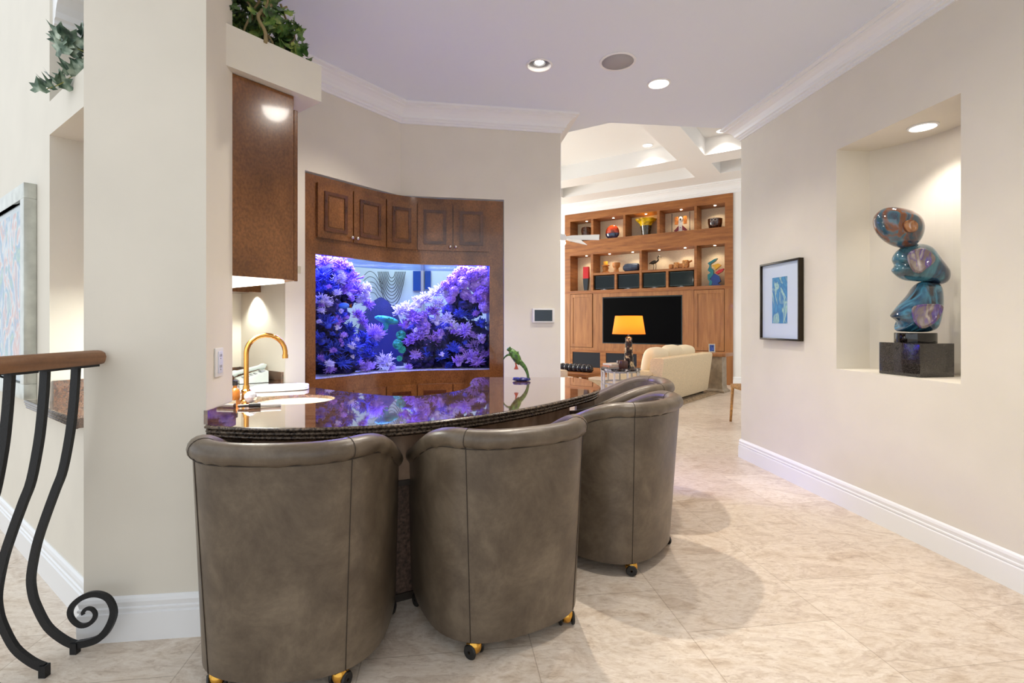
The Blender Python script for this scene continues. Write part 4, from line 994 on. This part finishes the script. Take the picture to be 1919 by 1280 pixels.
# ------------------------------------------------------------------ bookcase wall unit
bk_c = fam(P7(560), 0)
bc = thing('wall_unit', (*bk_c, 0), 'large teak built-in wall unit with lit display shelves', 'bookcase')
ZT = 4.155; DP = .42
z_c5t, z_c5b = Z7(1022, 95), Z7(1022, 240); z_2t, z_2b = Z7(1022, 340), Z7(1022, 590)
zsh1, zsh0 = Z7(838, 483), Z7(838, 497)
z_ct = Z7(1020, 612); z_db = Z7(228, 965)
L = P7
def bxs(lst, name, mat, parent=bc, bev=0):
    mb = MB(FM)
    for p0, p1, q0, q1, z0, z1 in lst:
        if p1 < p0: p0, p1 = p1, p0
        mb.box((p0, q0, z0), (p1, q1, z1), bev=bev)
    return mb.build(name, mat, parent)
r0 = 0.0
uprights1 = [(63, 95), (220, 233), (412, 425), (615, 630), (838, 853), (1022, 1070)]
fl = []
for a, b in uprights1: fl.append((L(a), L(b), -DP, .02, z_c5b, z_c5t))
fl.append((L(63), L(1070), -DP, .02, z_c5t, ZT))
fl.append((L(63), L(1070), -DP, .022, z_2t, z_c5b))
for a, b in [(63, 95), (218, 232), (510, 523), (838, 853), (1020, 1070)]: fl.append((L(a), L(b), -DP, .02, z_2b, z_2t))
fl += [(L(232), L(510), -DP, .015, zsh0, zsh1), (L(523), L(838), -DP, .015, zsh0, zsh1), (L(360), L(372), -DP, .015, z_2b, zsh0), (L(668), L(682), -DP, .015, z_2b, zsh0)]
fl.append((L(63), L(1070), -DP, .022, z_ct, z_2b))
bxs(fl, 'shelf_frame', M['oak'])
bxs([(L(63), L(95), -DP, .02, 0, z_ct), (L(1020), L(1070), -DP, .02, 0, z_ct), (L(228), L(287), -.1, .0, z_db, z_ct), (L(765), L(835), -.1, .0, z_db, z_ct),
     (L(287), L(765), -.1, 0, Z7(765, 648), z_ct), (L(287), L(765), -.1, 0, z_db, Z7(765, 950)), (L(63), L(1070), -.1, .01, 0, .12), (L(95), L(1020), -.1, .012, z_db - .06, z_db)], 'lower_frame', M['oakh'])
bxs([(L(63), L(1070), -.14, -.1, 0, z_ct)] + [(L(a), L(b), -.1, .014, .12, z_db - .06) for a, b in ((95, 99), (284, 298), (504, 516), (699, 716), (839, 851), (1017, 1022))], 'base_frame', M['oak'])
bxs([(L(95), L(1022), -DP - .02, -DP, z_2b, ZT - .1)], 'back_panel', M['linen'])
for a, b in ((95, 228), (835, 1020)):
    dd = bxs([(L(a) - .01, L(b) + .01, -.03, .008, z_db + .01, z_ct - .01)], 'cabinet_door', M['oakh'])
    p0, p1 = L(b) + .01, L(a) - .01; w = .07
    bxs([(p0, p0 + w, .008, .02, z_db + .01, z_ct - .01), (p1 - w, p1, .008, .02, z_db + .01, z_ct - .01), (p0 + w, p1 - w, .008, .02, z_db + .01, z_db + .09), (p0 + w, p1 - w, .008, .02, z_ct - .09, z_ct - .01)], 'door_frame', M['oakh'], dd)
gz0, gz1 = Z7(190, 1065), Z7(190, 980)
for a, b in ((98, 285), (297, 505), (515, 700), (715, 840), (850, 1018)):
    p0, p1 = L(b), L(a); w = .05
    g = bxs([(p0, p1, -.03, .005, .12, z_db - .06)], 'speaker_grille', M['grille'])
    bxs([(p0, p0 + w, .005, .016, .12, z_db - .06), (p1 - w, p1, .005, .016, .12, z_db - .06), (p0 + w, p1 - w, .005, .016, z_db - .12, z_db - .06), (p0 + w, p1 - w, .005, .016, .12, .18)], 'grille_frame', M['oak'], g)
def puck(zx, zr, q=-.16):
    p = L(zx, q); w = FM @ Vector((p, q, zr)); mb = MB(); mb.lathe([(.026, 0), (.026, -.006), (.001, -.008)], w, 16); mb.build('puck_light', M['puck'], bc, True)
    light('SPOT', 'puck_lamp', w - Vector((0, 0, .02)), 9, (1, .84, .62), .03, w - Vector((0, 0, 1)) + Vector((U_.x, U_.y, 0)) * .12, 125, .7)
for x in (192, 352, 547, 759, 962): puck(x, z_c5t)
for x in (191, 329, 468, 627, 782, 960): puck(x, z_2t)
tv = thing('television', (*fam(L(525), 0), Z7(765, 950)), 'large black flat television set into the wall unit', 'television')
bxs([(L(287), L(765), -.06, .004, Z7(765, 950), Z7(765, 650))], 'bezel', M['black_gloss'], tv); bxs([(L(287) - .02, L(765) + .02, .004, .008, Z7(765, 950) + .02, Z7(765, 650) - .02)], 'screen', M['screen'], tv)
for k, (a, b, lb) in enumerate(((232, 360, 'small dark monitor, first from the left end of the shelf row'), (372, 508, 'small dark monitor, second from the left in the shelf row'), (525, 668, 'small dark monitor below the bird figure'), (683, 835, 'small dark monitor nearest the turquoise sculpture'))):
    m_ = thing('monitor', (*fam(L((a + b) / 2, -.06), -.06), z_2b), lb, 'monitor', 'small monitors in the wall unit')
    p0, p1 = L(b, -.06) + .012, L(a, -.06) - .012
    bxs([(p0, p1, -.12, -.06, z_2b + .03, zsh0 - .02)], 'case', M['black_gloss'], m_); bxs([(p0 + .015, p1 - .015, -.06, -.056, z_2b + .05, zsh0 - .035)], 'screen', M['screen_teal'], m_)
    bxs([((p0 + p1) / 2 - .08, (p0 + p1) / 2 + .08, -.14, -.05, z_2b + .001, z_2b + .012), ((p0 + p1) / 2 - .03, (p0 + p1) / 2 + .03, -.11, -.07, z_2b + .012, z_2b + .05)], 'stand', M['grey_plastic'], m_)

# decor on the shelves; local frame at the object's base: x along the wall to the right, y into the wall, z up
ZTOP, ZMID = z_c5b, zsh1
def spot(zx, z, q=-.2):
    w = FM @ Vector((L(zx, q), q, z)); return Matrix.Translation(w) @ frame2((0, 0), V_, U_)
U1 = .00445     # metres per zoomed pixel there
def deco(name, zx, z, label, cat, parts, q=-.2):
    m = spot(zx, z, q); w = m.translation
    if len(parts) == 1:
        mb = MB(m); parts[0][2](mb); return one(mb, name, parts[0][1], label, cat, smooth=True, auto=50)
    o = thing(name, w, label, cat)
    for pn, mt, fn in parts: mb = MB(m); fn(mb); mb.build(pn, mt, o, True, auto=50)
    return o
def lat(prof, n=24, **k): return lambda mb: mb.lathe(prof, (0, 0, .001), n, **k)
brown = pm('brown_glass', (58, 34, 24), .12, coat=.5, var=.5, vscale=22); dkbl = pm('dark_blue_glass', (20, 30, 60), .08, coat=.6, var=.6, vscale=16)
deco('ridged_vase', 190, ZTOP, 'dark brown ridged vase in the first top compartment', 'vase', [('v', brown, lat([(.09, 0), (.11, .05), (.12, .2), (.135, .3), (.115, .37), (.07, .385), (.06, .34)], 36, mod=lambda a, z: 1 + .06 * math.sin(10 * a)))])
def rdisk(mb, r=.18, c=.18, sy=.35, z0=None): mb.ell((0, 0, c), (r, r * sy, r), 28, 16)
deco('round_vase', 346, ZTOP, 'round red and blue glass disc vase on the top shelf', 'vase', [('upper_glass', pm('red_amber_glass', (190, 52, 20), .1, coat=.5, var=.6, vscale=7), lambda mb: rdisk(mb)), ('lower_glass', dkbl, lambda mb: mb.lathe([(.05, 0), (.12, .03), (.172, .09), (.185, .15), (.16, .16)], (0, 0, .001), 28, sy=.42))])
deco('flared_vase', 548, ZTOP, 'yellow and black glass vase with a wide flared rim', 'vase', [('foot', pm('dark_swirl_glass', (54, 44, 26), .1, coat=.5, var=.7, vscale=14), lat([(.10, 0), (.105, .02), (.115, .12), (.135, .24)])), ('flared_rim', pm('yellow_glass', (212, 160, 20), .1, coat=.5, var=.3, vscale=12), lat([(.135, .24), (.15, .29), (.22, .36), (.25, .40), (.24, .405), (.14, .33)], 40, mod=lambda a, z: 1 + (.06 if z > .33 else 0) * math.sin(7 * a)))])
def fig_wings(mb):
    for sx in (-1, 1): mb.prism([(sx * .02, -.012), (sx * .02, .012), (sx * .15, .012), (sx * .15, -.012)], .08, .18)
deco('glass_plaque', 755, ZTOP, 'upright abstract figure plaque between two black rods', 'sculpture', [
    ('body', pm('pale_plaque', (206, 200, 196), .3), lambda mb: (mb.box((-.045, -.014, 0), (.045, .014, .24), bev=.006), mb.ell((0, 0, .3), (.05, .02, .075), 16, 10))),
    ('wing', pm('maroon_glass', (120, 24, 40), .2), lambda mb: [(lambda s: (mb.poly([(s * .04, -.015, .17), (s * .15, -.015, .06), (s * .12, -.015, .01), (s * .04, -.015, .08)]), mb.poly([(s * .04, .015, .17), (s * .15, .015, .06), (s * .12, .015, .01), (s * .04, .015, .08)]), mb.box((min(s * .04, s * .12), -.012, .05), (max(s * .04, s * .12), .012, .09))))(s) for s in (-1, 1)]),
    ('side_panel', pm('amber_panel', (196, 110, 40), .3, var=.4, vscale=14), lambda mb: [mb.box((s * .10 - .04, .01, .2), (s * .10 + .04, .03, .38)) for s in (-1, 1)]),
    ('rod', M['iron'], lambda mb: [mb.tube([(s, .03, 0), (s, .03, .47)], .007, 8) for s in (-.21, .2)]),
    ('emblem', M['piping'], lambda mb: (mb.ell((0, -.02, .31), (.018, .004, .026), 10, 6), mb.ell((0, -.016, .12), (.008, .003, .014), 8, 6)))])
deco('bowl_vase', 962, ZTOP, 'dark brown oval vase at the right end of the top shelf', 'vase', [('body', brown, lat([(.10, 0), (.13, .03), (.152, .14), (.155, .23), (.145, .23), (.13, .1)], 32)), ('loop_mark', M['nickel'], lambda mb: [mb.tube([(x + .03 * math.cos(a), -.155 + abs(x) * .1, .19 + .03 * math.sin(a)) for a in [2 * PI * j / 16 for j in range(17)]], .004, 5, caps=False) for x in (-.035, .035)])])
deco('obelisk', 190, z_2b, 'tall slim red and black pointed block in the lower left compartment', 'sculpture', [('red_top', pm('lacquer_red', (190, 24, 28), .2), lambda mb: mb.loft([[mb.v((x * w_, y * .05, z)) for x, y in ((-1, -1), (1, -1), (1, 1), (-1, 1))] for w_, z in ((.075, .32), (.07, .62))], 0, True, True)), ('black_foot', M['black_gloss'], lambda mb: mb.loft([[mb.v((x * w_, y * .05, z)) for x, y in ((-1, -1), (1, -1), (1, 1), (-1, 1))] for w_, z in ((.04, 0), (.06, .12), (.075, .32))], 0, True, True))], q=-.15)
ltw = pm('turned_light_wood', (176, 112, 52), .45, var=.15, vscale=8)
deco('candle_holder', 305, ZMID, 'turned wooden candle holder with a fat yellow candle', 'candle holder', [('holder', ltw, lat([(.10, 0), (.105, .03), (.06, .06), (.07, .10), (.085, .13), (.06, .17), (.10, .19), (.10, .205)])), ('candle', pm('yellow_wax', (224, 160, 40), .5), lat([(.055, .206), (.057, .30), (.045, .302)]))])
deco('wooden_goblet', 370, ZMID, 'turned wooden goblet standing beside the candle holder', 'goblet', [('g', ltw, lat([(.07, 0), (.072, .02), (.06, .06), (.055, .11), (.09, .15), (.10, .2), (.095, .25), (.085, .25), (.07, .19)]))])
deco('drum', 462, ZMID, 'dark blue grey ribbed drum lying on its side on the shelf', 'drum', [('d', pm('slate_blue_wood', (52, 66, 88), .4, var=.25, vscale=10), lambda mb: mb.lathe([(.03, -.22), (.06, -.2), (.05, -.185), (.09, -.17), (.1, -.1), (.1, .1), (.09, .17), (.05, .185), (.06, .2), (.03, .22)], (0, 0, 0), 28, mod=lambda a, z: 1 + .05 * math.cos(8 * a)))])
dm = [o for o in COL.objects if o.name == 'drum'][0]
dm.data.transform(Matrix.Translation((0, 0, -.22)) @ Matrix.Identity(4)); dm.data.transform(frame2((0, 0), V_, U_) @ Matrix.Rotation(PI / 2, 4, 'Y') @ frame2((0, 0), V_, U_).inverted()); dm.location.z = ZMID + .106
def bird(mb):
    mb.ell((-.02, 0, .2), (.09, .04, .045), 18, 10, 0, 1, Matrix.Rotation(-.25, 3, 'Y')); mb.tube(cr([Vector(p) for p in ((.05, 0, .215), (.085, 0, .25), (.07, 0, .3), (.095, 0, .335))], 4), [.022] * 4 + [.016] * 4 + [.013] * 4 + [.014], 8)
    mb.ell((.1, 0, .338), (.02, .014, .016), 10, 8); mb.tube(cr([Vector(p) for p in ((.115, 0, .338), (.145, 0, .325), (.155, 0, .29))], 3), [.008, .007, .006, .005, .005, .004, .003], 6)
    mb.tube([(-.1, 0, .19), (-.135, 0, .165)], [.02, .008], 8)
deco('bird_figure', 600, ZMID, 'dark bronze wading bird figure with a curved bill', 'figurine', [('bird_body', pm('dark_bronze', (60, 56, 50), .3, .7), bird), ('leg', pm('bronze_leg', (56, 46, 36), .4, .6), lambda mb: [mb.tube([(x, y, .02), (x + .01, y, .1), (x, y, .17)], .006, 6) for x, y in ((-.03, -.01), (.02, .012))]), ('base', M['piping'], lambda mb: mb.box((-.11, -.05, 0), (.09, .05, .02)))])
wvn = pm('woven_brown_cane', (150, 104, 56), .6, var=.6, vscale=60)
deco('wooden_train', 752, ZMID, 'carved tan wooden train of woven box cars on the shelf', 'carving', [('engine', wvn, lambda mb: (mb.box((.06, -.07, .025), (.2, .07, .2), bev=.03), mb.tube([(.19, 0, .15), (.27, 0, .18)], [.03, .02], 8))), ('car', wvn, lambda mb: mb.box((-.14, -.07, .025), (-.02, .07, .16), bev=.03)), ('wagon', ltw, lambda mb: (mb.box((-.25, -.06, .025), (-.15, .06, .12), bev=.02), mb.box((-.03, -.05, .03), (.07, .05, .13), bev=.02))), ('wheel', ltw, lambda mb: [mb.ell((x, -.06, .026), (.024, .012, .025), 12, 6) for x in (-.22, -.11, -.05, .09, .16)])])
tq = pm('turquoise_lacquer', (30, 130, 140), .3)
def zig(pts, y0, y1): return lambda mb: mb.loft([[mb.v((x, y, z)) for x, z in pts] for y in (y0, y1)], 0, True, True)
deco('abstract_sculpture', 960, z_2b, 'zigzag turquoise, yellow and red abstract sculpture', 'sculpture', [
    ('body', tq, zig([(-.12, .02), (-.06, .02), (-.04, .1), (-.1, .16), (-.02, .26), (-.02, .36), (-.08, .42), (-.08, .5), (.02, .56), (.06, .62), (.0, .6), (-.14, .52), (-.1, .46), (-.14, .36), (-.08, .3), (-.14, .26), (-.14, .16), (-.1, .1)], -.06, .06)),
    ('blue_fin', pm('cobalt_lacquer', (20, 60, 140), .3), zig([(-.06, .0), (.14, .02), (.07, .06), (.13, .1), (.1, .22), (.0, .28), (-.08, .2), (-.08, .1)], -.05, .05)),
    ('yellow_fin', pm('yellow_lacquer', (230, 180, 30), .3), zig([(-.06, .46), (.08, .5), (.14, .46), (.02, .36), (.0, .42)], -.045, .045)),
    ('red_fin', pm('red_lacquer', (200, 30, 40), .3), zig([(.06, .26), (.17, .32), (.2, .38), (.1, .36), (.02, .3)], -.045, .045)),
    ('base', M['piping'], lambda mb: mb.box((-.14, -.07, 0), (.16, .07, .015)))], q=-.2)

# ------------------------------------------------------------------ sofa and far furniture
SF = frame2((2.357, 7.911), (.647, .762), (-.762, .647))
so = thing('sofa', (*(SF @ Vector((1.1, .48, 0))).xy, 0), 'cream upholstered sofa seen from behind in the far room', 'sofa')
LN = 2.23
mb = MB(SF)
def rbox(mb, a, b, bev): mb.box(a, b, bev=bev)
mb.loft([[mb.v((x, y, z)) for x in (0, LN) for y in ((y0, y1) if x == 0 else (y1, y0))] for z, y0, y1 in ((.06, .06, .25), (.1, .045, .25), (.74, -.04, .19), (.775, -.03, .18), (.785, .0, .15))], 0, True, True)
mb.build('backrest', M['cream_fabric'], so, True, auto=30)
mb = MB(SF); mb.box((.1, .15, .06), (LN - .1, .92, .30), bev=.02); mb.build('base', M['cream_fabric'], so, True, auto=30)
for l0 in (0, LN - .2):
    mb = MB(SF); mb.box((l0 - .02, .14, .06), (l0 + .2, .95, .58), bev=.05); mb.build('arm', M['cream_fabric'], so, True, auto=40)
for l0 in (.2, .2 + (LN - .4) / 2):
    mb = MB(SF); mb.ell((l0 + (LN - .4) / 4, .56, .38), ((LN - .4) / 4, .36, .09), 28, 12, 0, .35); mb.build('seat_cushion', M['cream_cushion'], so, True)
for l0, zz in ((.42, .70), (1.05, .72), (1.65, .70)):
    mb = MB(SF); mb.ell((l0, .30, zz), (.34, .13, .24), 26, 14, 0, .6, Matrix.Rotation(.2, 3, 'X')); mb.build('back_cushion', M['cream_cushion'], so, True)
mb = MB(SF)
for l_, w_ in ((.1, .15), (LN - .1, .15), (.1, .85), (LN - .1, .85)): mb.box((l_ - .04, w_ - .04, .012), (l_ + .04, w_ + .04, .065))
mb.build('foot', M['piping'], so)
mb = MB(SF); mb.box((-.7, -.13, .001), (2.7, 3.4, .012)); one(mb, 'area_rug', pm('taupe_rug', (150, 130, 104), .95, var=.35, vscale=34, bump=.5, bscale=200), 'taupe patterned area rug under the cream sofa', 'rug')
# pedestal side table beyond the sofa
ct = (4.03, 9.86); st = thing('side_table', (*ct, 0), 'grey wood pedestal side table at the far end of the sofa', 'side table')
mb = MB(SF.copy()); C_ = SF.inverted() @ Vector((*ct, 0))
def sq(h, z): return [mb.v((C_.x + x * h, C_.y + y * h, z)) for x, y in ((-1, -1), (1, -1), (1, 1), (-1, 1))]
mb.loft([sq(.19, 0), sq(.19, .03), (sq(.15, .07)), sq(.14, .14), sq(.135, .70)], 0, True, True); mb.build('pedestal', pm('greyed_wood', (150, 132, 108), .5, var=.12, vscale=10), st)
mb = MB(SF.copy()); mb.box((C_.x - .23, C_.y - .23, .70), (C_.x + .23, C_.y + .23, .765), bev=.006); mb.build('table_top', M['oakh'], st, True, auto=30)
pf = at_z(1324, 660, .768); pf = Vector((3.93, 9.86, .766)); ph_ = thing('photo_frame', pf, 'small silver photo frame on the pedestal side table', 'photo frame')
mb = MB(Matrix.Translation(pf) @ Matrix.Rotation(-.3, 4, 'Z') @ Matrix.Rotation(-.2, 4, 'X')); mb.box((-.06, -.01, .004), (.06, .01, .17)); mb.build('frame', M['nickel'], ph_)
mb = MB(Matrix.Translation(pf) @ Matrix.Rotation(-.3, 4, 'Z') @ Matrix.Rotation(-.2, 4, 'X')); mb.box((-.042, -.013, .022), (.042, -.009, .15)); mb.build('photo', pm('blue_photo', (50, 70, 130), .3, var=.6, vscale=40), ph_)

# round end table
tc = Vector((1.667, 7.72)); et = thing('end_table', (*tc, 0), 'round end table with dark marble top and white lattice frame', 'table')
t = NT('dark_marble'); n1 = t.n('ShaderNodeTexNoise', Scale=12., Detail=8.0, Distortion=1.); t.l(t.co(), n1.inputs['Vector']); t.l(t.ramp(n1.outputs[0], [(.4, (20, 18, 20)), (.56, (60, 56, 56)), (.66, (210, 204, 196))]), t.b.inputs['Base Color']); t.b.inputs['Roughness'].default_value = .08
mb = MB(); mb.lathe([(.295, .625), (.31, .63), (.31, .655), (.30, .66)], (*tc, 0), 40); mb.build('marble_top', t.m, et, True, auto=40)
wl = pm('whitewashed_metal', (214, 204, 190), .5); mb = MB()
for z in (.02, .24, .42, .60): mb.sweep(arc(tc, .285, 0, 2 * PI * 39 / 40, 40), [(-.012, 0), (.012, 0), (.012, .026), (-.012, .026)], z, closed=True)
for lv, (z0, z1) in enumerate(((.0, .25), (.25, .43), (.43, .62))):
    for k in range(9):
        a = 2 * PI * (k + (.5 if lv % 2 else 0)) / 9; x, y = tc.x + .285 * math.cos(a), tc.y + .285 * math.sin(a); mb.tube([(x, y, z0), (x, y, z1)], 1, flat=(.016, .012))
mb.build('lattice_frame', wl, et)
# lamp
lc = Vector((tc.x + .125, tc.y - .02)); lp = thing('table_lamp', (*lc, .66), 'glowing table lamp with amber shade and dark horn base', 'lamp')
t = NT('horn_tiles'); n1 = t.n('ShaderNodeTexNoise', Scale=16., Detail=4.0); t.l(t.co((1, 1, .7)), n1.inputs['Vector']); t.l(t.ramp(n1.outputs[0], [(.42, (20, 14, 12)), (.55, (66, 44, 34)), (.62, (220, 190, 140))]), t.b.inputs['Base Color']); t.b.inputs['Roughness'].default_value = .12
mb = MB(); mb.lathe([(.085, .661), (.085, .70), (.075, .705), (.078, .76), (.066, .765), (.07, .83), (.06, .835), (.066, .90), (.055, .905), (.062, .97), (.05, .975), (.058, 1.05), (.046, 1.055), (.052, 1.12), (.04, 1.13), (.012, 1.14), (.012, 1.2)], (*lc, 0), 20); mb.build('lamp_base', t.m, lp, True, auto=40)
t = NT('amber_shade'); t.b.inputs['Base Color'].default_value = (*lin((226, 150, 62)), 1); t.b.inputs['Roughness'].default_value = .8
tl = t.n('ShaderNodeBsdfTranslucent'); tl.inputs[0].default_value = (*lin((244, 140, 40)), 1); mx = t.n('ShaderNodeMixShader'); mx.inputs[0].default_value = .55
t.l(t.b.outputs[0], mx.inputs[1]); t.l(tl.outputs[0], mx.inputs[2]); t.l(mx.outputs[0], t.out.inputs[0])
mb = MB(); rg = [[mb.v((lc.x + r * math.cos(a), lc.y + r * math.sin(a), z)) for a in [2 * PI * j / 40 for j in range(40)]] for r, z in ((.25, 1.178), (.205, 1.456))]; mb.loft(rg, 0, True); mb.build('lamp_shade', t.m, lp, True)
mb = MB(); mb.lathe([(.02, 1.2), (.03, 1.24), (.028, 1.29), (.012, 1.31)], (*lc, 0), 14); mb.build('bulb', M['bulb'], lp, True)
light('POINT', 'table_lamp_bulb', (*lc, 1.33), 8, (1, .62, .3), .04)
# books and boxes on the end table
bp = Vector((tc.x - .12, tc.y - .1)); 
for k, (dz, w_, col, lb) in enumerate(((.661, .15, (60, 40, 36), 'dark brown book lowest on the end table stack'), (.686, .14, (176, 92, 44), 'orange brown book in the end table stack'), (.712, .13, (206, 190, 170), 'cream book on top of the end table stack'))):
    mt = Matrix.Translation((*bp, dz)) @ Matrix.Rotation(.2 + .15 * k, 4, 'Z'); b_ = thing('book', mt.translation, lb, 'book', 'books on the end table')
    mb = MB(mt); mb.box((-w_, -.1, 0), (w_, .1, .004)); mb.box((-w_, -.1, .020), (w_, .1, .024)); mb.box((-w_, -.1, .004), (-w_ + .004, .1, .020)); mb.build('cover', pm('book_cover_%d' % k, col, .5), b_)
    mb = MB(mt); mb.box((-w_ + .004, -.095, .004), (w_ - .006, .095, .020)); mb.build('pages', M['linen'], b_)
jb = Vector((tc.x + .0, tc.y - .13)); mb = MB(); mb.lathe([(.075, 0), (.082, .01), (.082, .1), (.078, .115), (.05, .12)], (*jb, .661), 28, mod=lambda a, z: 1 + .05 * math.cos(14 * a)); one(mb, 'ribbed_box', pm('ribbed_brown_wood', (84, 48, 34), .35), 'round ribbed dark brown box beside the lamp base', 'box', smooth=True, auto=40)
# coffee table and ornaments
cf = thing('coffee_table', (*(SF @ Vector((.8, 1.9, 0))).xy, 0), 'low orange brown wood coffee table in front of the sofa', 'table')
mb = MB(SF); mb.box((.18, 1.49, .36), (1.5, 2.6, .42), bev=.008); mb.build('table_top', M['oak'], cf, True, auto=30)
for a, b in ((.22, 1.53), (1.38, 1.53), (.22, 2.48), (1.38, 2.48)): mb = MB(SF); mb.box((a, b, .012), (a + .09, b + .09, .36)); mb.build('leg', M['oak'], cf)
mb = MB()
for k in range(7):
    c0 = SF @ Vector((.55, 1.66 + .1 * k, .421)); mb.lathe([(.05, 0), (.07, .03), (.075, .08), (.05, .13), (.02, .145)], c0, 14, mod=lambda a, z: 1 + .12 * math.sin(6 * a + z * 40))
one(mb, 'spiral_ornament', pm('black_ivory_horn', (30, 28, 30), .15, var=.9, vscale=30), 'row of black and cream horn knobs on the coffee table', 'ornament', smooth=True)
# cream armchair beyond the aquarium wall end
AC = frame2((.86, 8.6), (.85, .53), (-.53, .85)); ac = thing('armchair', (.86, 8.6, 0), 'cream armchair partly hidden behind the aquarium wall end', 'armchair')
mb = MB(AC); mb.box((-.9, 0, .08), (.05, .8, .34), bev=.03); mb.build('seat', M['cream_fabric'], ac, True, auto=40)
for a, b in ((-.06, .12), (-1.0, -.84)): mb = MB(AC); mb.box((a, -.02, .08), (b, .8, .54), bev=.04); mb.build('arm', M['cream_fabric'], ac, True, auto=40)
mb = MB(AC); mb.box((-.88, .62, .34), (-.02, .82, .76), bev=.05); mb.build('backrest', M['cream_cushion'], ac, True, auto=40)
mb = MB(AC); mb.lathe([(.09, 0), (.11, .015), (.14, .035), (.13, .035), (.10, .02), (.001, .015)], (.02, .3, .545), 24); one(mb, 'shallow_bowl', M['black_gloss'], 'shallow black dish on the cream armchair arm', 'bowl', smooth=True)
# rattan chair at the right wall end
rc_ = Vector((3.12, 6.5)); rt = thing('rattan_chair', (*rc_, 0), 'rattan chair half hidden behind the right wall end', 'chair')
rat = pm('rattan_cane', (178, 128, 70), .5, var=.2, vscale=30); wov = pm('woven_rattan', (150, 112, 66), .6, var=.5, vscale=90, bump=.8, bscale=150)
for x, y, tx, ty in ((-.13, -.12, -.09, -.1), (.35, -.12, .32, -.1), (-.13, .36, -.11, .34), (.35, .36, .33, .34)):
    mb = MB(); mb.tube([(rc_.x + x, rc_.y + y, 0), (rc_.x + tx, rc_.y + ty, .48)], [.016, .02], 10); mb.build('leg', rat, rt, True)
mb = MB(); mb.box((rc_.x - .13, rc_.y - .14, .46), (rc_.x + .36, rc_.y + .38, .52), bev=.02); mb.build('seat', wov, rt, True, auto=40)
mb = MB(); rg = [[mb.v((rc_.x + x, rc_.y + yy, z)) for x, yy in ((-.11 + k1, -.15), (.34, -.15), (.34, -.11), (-.11 + k1, -.11))] for k1, z in ((.05, .52), (.0, .75), (-.035, 1.0), (-.04, 1.13))]; mb.loft(rg, 0, True, True); mb.build('backrest', wov, rt, True, auto=40)
# ceiling fan
fy = 8.4; fc = at_y(1050, 452, fy); fn = thing('ceiling_fan', fc, 'white ceiling fan with a lit globe in the far room', 'ceiling fan')
mb = MB(); mb.lathe([(.03, .12), (.10, .1), (.11, .04), (.09, 0)], fc, 24); mb.tube([fc + Vector((0, 0, .1)), Vector((fc.x, fc.y, ZB))], .018, 10); mb.build('motor', M['trim'], fn, True, auto=40)
mb = MB(); mb.ell(fc + Vector((.02, 0, -.03)), (.075, .075, .05), 18, 10); mb.build('globe', M['bulb'], fn, True)
for a in (-.08, .8, 2.5, 3.9):
    m = Matrix.Translation(fc + Vector((0, 0, .06))) @ Matrix.Rotation(a, 4, 'Z') @ Matrix.Rotation(.6, 4, 'X'); mb = MB(m)
    mb.prism([(.08, -.03), (.2, -.08), (.64, -.11), (.66, .09), (.2, .07), (.08, .03)], -.005, .005); mb.build('blade', M['trim'], fn)

# ------------------------------------------------------------------ lights
# aquarium lamps
cTank = (path(SL)[0] - path(SL)[2] * .32)
for s, e in ((.38, 135), (.95, 105), (1.5, 135)):
    p, t_, n_ = path(s); w = p - n_ * .2; light('AREA', 'aquarium_lamp', (w.x, w.y, zB_ + .085), e, (.30, .26, 1), .5, (w.x - n_.x * .02, w.y - n_.y * .02, 0), size_y=.2)
light('AREA', 'beyond_wall_lamp', (-1.3, 6.2, 3.0), 40, (.8, .9, 1), 1.2, (-1.3, 7.4, 1.4))  # unseen area lamp washing the wall behind the tank
u1 = UC @ Vector((.26, .35, 1.555)); light('AREA', 'under_cabinet_lamp', u1, 20, (.94, 1, .93), .3, u1 - Vector((0, 0, 1)), size_y=.5)
u2 = FC @ Vector((.06, .1, 1.57)); light('SPOT', 'alcove_puck_lamp', u2, 14, (.98, 1, .9), .02, u2 - Vector((-.15, -.1, 1)), 120, .6)
light('SPOT', 'bar_downlight_lamp', (-.6, 3.6, 3.28), 60, (1, .92, .8), .05, (-1.0, 3.3, 1), 110, .7)
light('SPOT', 'hall_downlight_lamp', (.93, 2.28, 3.315), 120, (1, .93, .84), .11, (.93, 2.28, 0), 160, .9)
fw_ = FM @ Vector((2.2, 4.2, ZB - .1)); light('AREA', 'family_fill_lamp', FM @ Vector((8.6, 3.5, 2.2)), 420, (1, .97, .92), 3., FM @ Vector((2, 2.5, 1.4)), size_y=2.6)  # unseen area lamp, added because the far room needs light
# daylight: soft sky seen by the open, unbuilt side of the house
wld = bpy.data.worlds.new('world'); sc.world = wld; wld.use_nodes = True
wn = wld.node_tree; bg = wn.nodes['Background']; bg.inputs[0].default_value = (.88, .94, 1.0, 1); bg.inputs[1].default_value = 1.4

# ------------------------------------------------------------------ camera
cam = bpy.data.cameras.new('camera'); co_ = bpy.data.objects.new('camera', cam); COL.objects.link(co_)
co_.location = (0, 0, H); co_.rotation_euler = (PI / 2, 0, 0)
cam.sensor_width = 36; cam.lens = F / 1919 * 36; cam.shift_y = -(640 - HZ) / 1919; cam.clip_end = 100; cam.clip_start = .05
sc.camera = co_
vs = sc.view_settings; vs.view_transform = 'Standard'; vs.look = 'None'; vs.gamma = 1; vs.exposure = -.06; vs.use_curve_mapping = False
sc.cycles.use_denoising = True; sc.cycles.max_bounces = 10; sc.cycles.transparent_max_bounces = 16; sc.cycles.sample_clamp_indirect = 8
